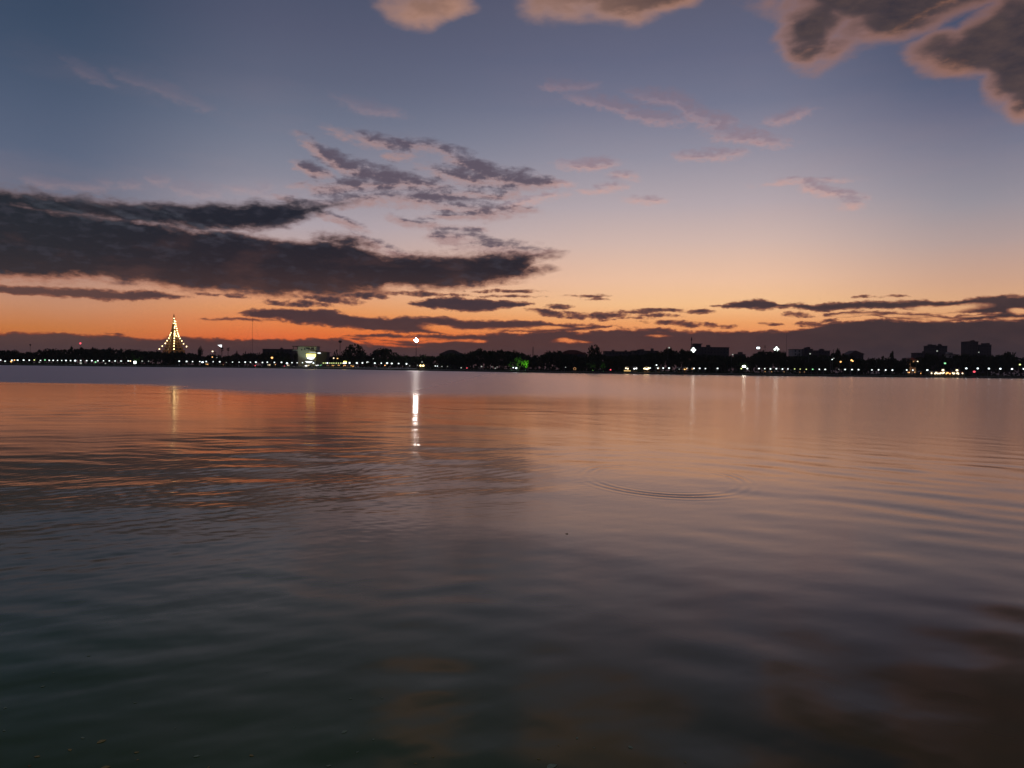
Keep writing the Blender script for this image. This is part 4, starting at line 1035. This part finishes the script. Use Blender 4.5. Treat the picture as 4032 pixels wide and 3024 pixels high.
lamp(2635, 1369, 'dim', .6, 50, 'small white light at the left shoulder of a round tree'); lamp(2885, 1396, 'dim', .5, 50)
row(3000, [50, 150, 345, 590, 660], 1463, 1465, 3000, 3170, 'dimo', .4)

# ------------------------------------------------------------------ stalls, shops and shrine at the bank
def stall(px, py, w_px, label, roof='canvas', light='warm', nb=4, dy=9, h=2.6, group=None, r=.28):
    Y = shore(px) + dy; P0 = at(px, py, Y); W = w_px / F * Y
    t_ = thing('market_stall', label, 'market stall', (P0.x, Y, GROUND), group)
    obj('canopy', MB().prism([(-W / 2, h), (0, h + .7), (W / 2, h), (W / 2, h - .15), (0, h + .5), (-W / 2, h - .15)], -1.2, 1.4).mesh('canopy', M[roof]), t_)
    for q_ in (-1, 1):
        for y_ in (-1.0, 1.2): obj('post', MB().tube((q_ * (W / 2 - .1), y_, 0), (q_ * (W / 2 - .1), y_, h), .05, .05, 5).mesh('post', M['metal']), t_)
    obj('counter', MB().box(-W * .42, W * .42, -.6, .1, 0, .95).mesh('counter', M['wood']), t_)
    bm2 = MB().ball((0, 0, 0), r, 7, 5).mesh('bulb', E[light])
    rr = random.Random(int(px))
    for i in range(nb): obj('bulb', bm2, t_, (-W * .4 + W * .8 * (i + .5) / nb + rr.uniform(-.2, .2), -.9, h - .5 + rr.uniform(-.5, .3)))
    return t_
for i, (px_, w_, c_, l_, n_, d_) in enumerate([
    (3665, 12, 'canvas', 'small pale stall with one bulb at the left end of the lit market', 1, 'warm'),
    (3683, 16, 'canvas', 'brightest wide stall with a sloping pale canopy in the lit market', 4, 'warm'),
    (3699, 12, 'canvas_red', 'red roofed stall right of the brightest market stall', 3, 'warm'),
    (3712, 12, 'canvas', 'pale stall with a tall lamp in the middle of the lit market', 3, 'warm'),
    (3726, 12, 'canvas', 'amber lit stall below the lime green lamp', 3, 'orange'),
    (3738, 8, 'canvas_red', 'narrow dim stall in the gap of the lit market', 1, 'orange'),
    (3752, 14, 'canvas', 'pale stall with three bulbs near the right end of the lit market', 3, 'warm'),
    (3768, 12, 'canvas', 'stall under a tall pinkish lamp near the right end of the market', 3, 'warm'),
    (3786, 8, 'canvas_red', 'last small stall with a pink lamp right of the market', 1, 'warm')]):
    stall(px_, 1465, w_, l_, c_, d_, n_, 8 + (i % 3), r=.48)
lamp(3713, 1457.5, 'warm', .85, 8, 'warm lamp raised over the middle of the lit market'); lamp(3768, 1458, 'warm', .8, 8, 'pinkish warm lamp raised over the right end of the market')
for px_, w_, l_, c_, n_ in [(3576, 10, 'orange lit stall at the foot of the orange lit house', 'canvas_red', 3), (3600, 12, 'dim stall right of the orange lit house', 'canvas', 1), (3622, 14, 'dim brown stall left of the lit market', 'canvas', 1)]:
    stall(px_, 1465, w_, l_, c_, 'orange', n_, 10, r=.25)
for px_, w_, l_, n_, k_ in [(2468, 18, 'left of the lit shops, with a long orange strip below', 2, 'warm'), (2500, 22, 'middle lit shop with two white lamps under its roof', 2, 'pure'), (2545, 24, 'right lit shop with a long yellow lamp strip', 4, 'warm'),
                            (2672, 14, 'dim stall with a pale canopy left of the roof tower block', 1, 'dim'), (2697, 16, 'low orange lit stall below the dark tree before the roof tower block', 3, 'orange'), (2592, 16, 'small dim orange stall among the white lamps', 2, 'dimo'), (2725, 6, 'tiny orange stall between two white lamps', 1, 'orange')]:
    st_ = stall(px_, 1452, w_, 'open front shop ' + l_ if 'shop' in l_ else l_, 'canvas', k_, n_, 9, 3.0, r=.5 if px_ < 2560 else .3)
for px_, w_, m_, py_ in ((2470, 26, 'amber', 1460), (2545, 22, 'bulb', 1451.5)):
    Y = shore(px_) + 7; P0 = at(px_, py_, Y); W = w_ / F * Y
    t_ = thing('light_strip', 'long thin orange light strip under the left lit shops' if m_ == 'amber' else 'short bright yellow strip over the right lit shop', 'light strip', (P0.x, Y, GROUND)); z_ = P0.z - GROUND
    obj('tube', MB().box(-W / 2, W / 2, -.1, .1, z_ - .22, z_ + .22).mesh('tube', E[m_]), t_)
    for q_ in (-1, 1): obj('post', MB().tube((q_ * W * .45, .15, 0), (q_ * W * .45, .15, z_), .05, .05, 5).mesh('post', M['metal']), t_)
# shops along the promenade below the yellow sign
for px_, w_, l_, n_, k_, c_ in [(1061, 16, 'stall with a white awning below the big orange lamp', 3, 'warm', 'canvas'), (1085, 9, 'narrow orange lit stall right of the white awning stall', 1, 'orange', 'canvas_red'), (817, 12, 'stall with an orange tarpaulin below the palms', 3, 'orange', 'canvas'),
                            (880, 9, 'tiny orange stall right of the palms', 1, 'dimo', 'canvas_red'), (1136, 9, 'stall with pink and white lights left of the yellow sign', 2, 'warm', 'canvas_red'), (1216, 12, 'yellow lit kiosk under the white canopy light', 2, 'warm', 'canvas'), (1250, 14, 'stall with a slanting white lit awning right of the yellow sign', 4, 'pure', 'canvas'), (1264, 9, 'small greenish white kiosk right of the slanting awning', 2, 'green', 'canvas'),
                            (1292, 12, 'red curtained stall under the string of yellow bulbs', 2, 'dimo', 'canvas_red'), (1312, 14, 'amber lit stall under the string of yellow bulbs', 2, 'orange', 'canvas'), (1335, 14, 'amber lit stall left of the yellow shop lamp', 2, 'orange', 'canvas'), (1357, 14, 'amber lit stall under the yellow shop lamp', 3, 'orange', 'canvas'), (1388, 18, 'amber lit stall right of the yellow shop lamp', 3, 'orange', 'canvas')]:
    stall(px_, 1440, w_, l_, c_, k_, n_, 11, 2.4, r=.26)
p_ = at(1357.5, 1426.5, shore(1357) + 9); t_ = thing('yellow_sign_board', 'small yellow sign over a white lamp bar above the amber stalls', 'sign', (p_.x, shore(1357) + 9, GROUND)); z_ = p_.z - GROUND
obj('board', MB().box(-1.0, 1.3, -.1, .1, z_ - .3, z_ + .8).mesh('board', E['yellow']), t_); obj('lamp_bar', MB().prism([(-1.7, z_ - .5), (1.6, z_ - .35), (1.4, z_ - .9), (-1.5, z_ - 1.05)], -.12, .12).mesh('lamp_bar', E['pure']), t_)
obj('post', MB().tube((0, .2, 0), (0, .2, z_), .08, .08, 5).mesh('post', M['metal']), t_)
p_ = at(1205, 1440, shore(1205) + 8); t_ = thing('light_box', 'white oval light box standing low under the white canopy light', 'light box', (p_.x, shore(1205) + 8, GROUND)); z_ = p_.z - GROUND
obj('lens', MB().ball((0, 0, z_), .95, 10, 6, .5).mesh('lens', E['pure']), t_); obj('post', MB().tube((0, .2, 0), (0, .2, z_), .07, .07, 5).mesh('post', M['metal']), t_)
# shrine
Y = shore(1662) + 10; P0 = at(1662, 1440, Y); t_ = thing('shrine', 'small warm lit shrine right of the tall floodlight pole', 'shrine', (P0.x, Y, GROUND))
obj('plinth', MB().box(-2, 2, -.8, 1.2, 0, .6).mesh('plinth', M['plaster']), t_)
obj('roof', MB().prism([(-2.2, 3.0), (-1.1, 3.9), (0, 3.2), (1.1, 3.9), (2.2, 3.0)], -1, 1.2).mesh('roof', M['gold']), t_)
for q_ in (-1.7, 0, 1.7): obj('column', MB().box(q_ - .15, q_ + .15, -.5, -.2, .6, 3.0).mesh('column', M['gold']), t_)
for q_ in (-.95, .95): obj('lamp_globe', MB().ball((q_, -.9, 2.5), .62).mesh('lamp_globe', E['bulb']), t_)
# ring shaped yellow ornament
Y = shore(2263) + 9; P0 = at(2263, 1452, Y); t_ = thing('ring_sculpture', 'faint yellow ring shaped ornament on the bank below the curved roof hall', 'ornament', (P0.x, Y, GROUND)); mb = MB(); z_ = P0.z - GROUND
for i in range(14):
    a_, b_ = 2 * math.pi * i / 14, 2 * math.pi * (i + 1) / 14; mb.tube((math.cos(a_) * .75, 0, z_ + math.sin(a_) * .75), (math.cos(b_) * .75, 0, z_ + math.sin(b_) * .75), .16, .16, 5)
obj('ring', mb.mesh('ring', E['dimo']), t_); obj('stand', MB().box(-.9, .9, -.2, .2, 0, z_ - .7).mesh('stand', M['wood']), t_)
# mooring bollards / white posts along the promenade edge
for i, px_ in enumerate([705, 1029, 1157, 1178, 1400, 1409.5, 1433, 1482.5, 1508, 1530, 1508, 1575, 1607, 975, 940]):
    Y = shore(px_) + 5.5; X_ = (px_ - 2016) / F * Y
    o = tag(obj('mooring_post', MB().box(-.16, .16, -.16, .16, 0, 1.3).mesh('mooring_post', M['paint']), None, (X_, Y, GROUND)), 'short pale post at the water edge ' + zone(px_), 'post', 'pale posts at the water edge')

# ------------------------------------------------------------------ floating leaves in the foreground
lr = random.Random(9)
def leaf_mesh(seed):
    r = random.Random(seed); mb = MB(); n = 7
    top_ = []; bot = []
    for i in range(n):
        f = i / (n - 1); wv = .34 * math.sin(math.pi * min(1, f * 1.05)) ** .8 + .01; z = .10 * math.sin(f * math.pi * r.uniform(.9, 1.3)) + r.uniform(-.01, .02); bend = .15 * math.sin(f * 2.4)
        top_.append((f - .5, wv + bend, z + .08)); bot.append((f - .5, -wv + bend, z + .05)); mb.v += [top_[-1], (f - .5, bend, z), bot[-1]]
    for i in range(n - 1):
        mb.f += [(3 * i, 3 * i + 1, 3 * i + 4, 3 * i + 3), (3 * i + 1, 3 * i + 2, 3 * i + 5, 3 * i + 4)]
    return mb.mesh('leaf_blade', M['float_' + ('a', 'b', 'c')[seed % 3]])
M['float_a'] = material('yellowed_leaf', (.60, .48, .16), .8, .3, 8, spec=.1); M['float_b'] = material('pale_green_leaf', (.45, .56, .30), .8, .3, 8, spec=.1); M['float_c'] = material('brown_leaf', (.40, .24, .10), .8, .3, 8, spec=.1)
LMS = [leaf_mesh(i) for i in range(6)]
def on_water(px, py):
    d = ray(px, py); k = -EYE / d.z; return Vector((d.x * k, d.y * k, 0))
LL = [(533, 2760, 14, 1), (328, 2902, 18, 4), (401, 2917, 34, 0), (273, 2952, 20, 3), (146, 2978, 20, 0), (538, 2957, 18, 3), (114, 3014, 14, 5), (415, 3020, 34, 0), (349, 2581, 14, 1), (167, 2700, 16, 1), (775, 2973, 24, 1), (992, 2968, 22, 3),
      (820, 3016, 12, 0), (1381, 2742, 16, 4), (1502, 2742, 12, 4), (1358, 2876, 30, 1), (1472, 2906, 14, 1), (1408, 2955, 12, 4), (1294, 3006, 22, 1), (1636, 3002, 14, 0), (1704, 2977, 12, 3), (1157, 2856, 8, 1), (18, 2875, 14, 1), (18, 2786, 16, 1),
      (542, 2988, 10, 0), (2485, 2940, 26, 1), (2271, 2903, 16, 4), (2198, 2932, 10, 0), (2121, 2986, 16, 0), (2175, 3018, 52, 4), (2340, 2942, 10, 1), (2234, 2106, 20, 5), (2700, 3000, 12, 3), (1050, 2640, 8, 1), (690, 2860, 9, 4), (210, 2650, 9, 1)]
tone = {0: 'yellow', 1: 'pale green', 2: 'brown', 3: 'yellow', 4: 'pale green', 5: 'brown'}
for i, (px_, py_, s_, k_) in enumerate(LL):
    p_ = on_water(px_, py_); L_ = s_ / F * p_.length * 1.0
    side = 'at the lower left' if px_ < 700 else ('at the bottom, left of centre' if px_ < 1800 else 'right of the bottom centre')
    size = 'large ' if s_ > 25 else ('small ' if s_ > 11 else 'tiny ')
    lab = 'dark brown scrap drifting alone in the middle of the lake' if py_ < 2200 else f'{size}{tone[k_]} leaf floating on the dark water {side}'
    zi = Zw[np.argmin(np.abs(D - p_.y)), np.argmin(np.abs(U - p_.x / p_.y))]
    o = obj('floating_leaf', LMS[k_], None, (p_.x, p_.y, float(zi) + .0015), lr.uniform(0, 6.28), (L_, L_ * .85, L_ * .18))
    tag(o, lab, 'leaf', f'{size}{tone[k_]} leaves afloat {side}')

# ------------------------------------------------------------------ thin evening air over the lake
hz = bpy.data.materials.new('haze'); hz.use_nodes = True
t = NT(hz.node_tree); t.N.clear()
v_ = t.new('ShaderNodeVolumePrincipled'); v_.inputs['Color'].default_value = (.9, .88, .9, 1); v_.inputs['Density'].default_value = .00008; v_.inputs['Anisotropy'].default_value = .3
o_ = t.new('ShaderNodeOutputMaterial'); t.L.new(v_.outputs[0], o_.inputs['Volume'])
o = obj('haze', MB().box(-12000, 12000, -700, 8000, -6, 130).mesh('haze', hz)); o['kind'] = 'stuff'; o['label'] = 'thin evening haze over the lake and the far bank'
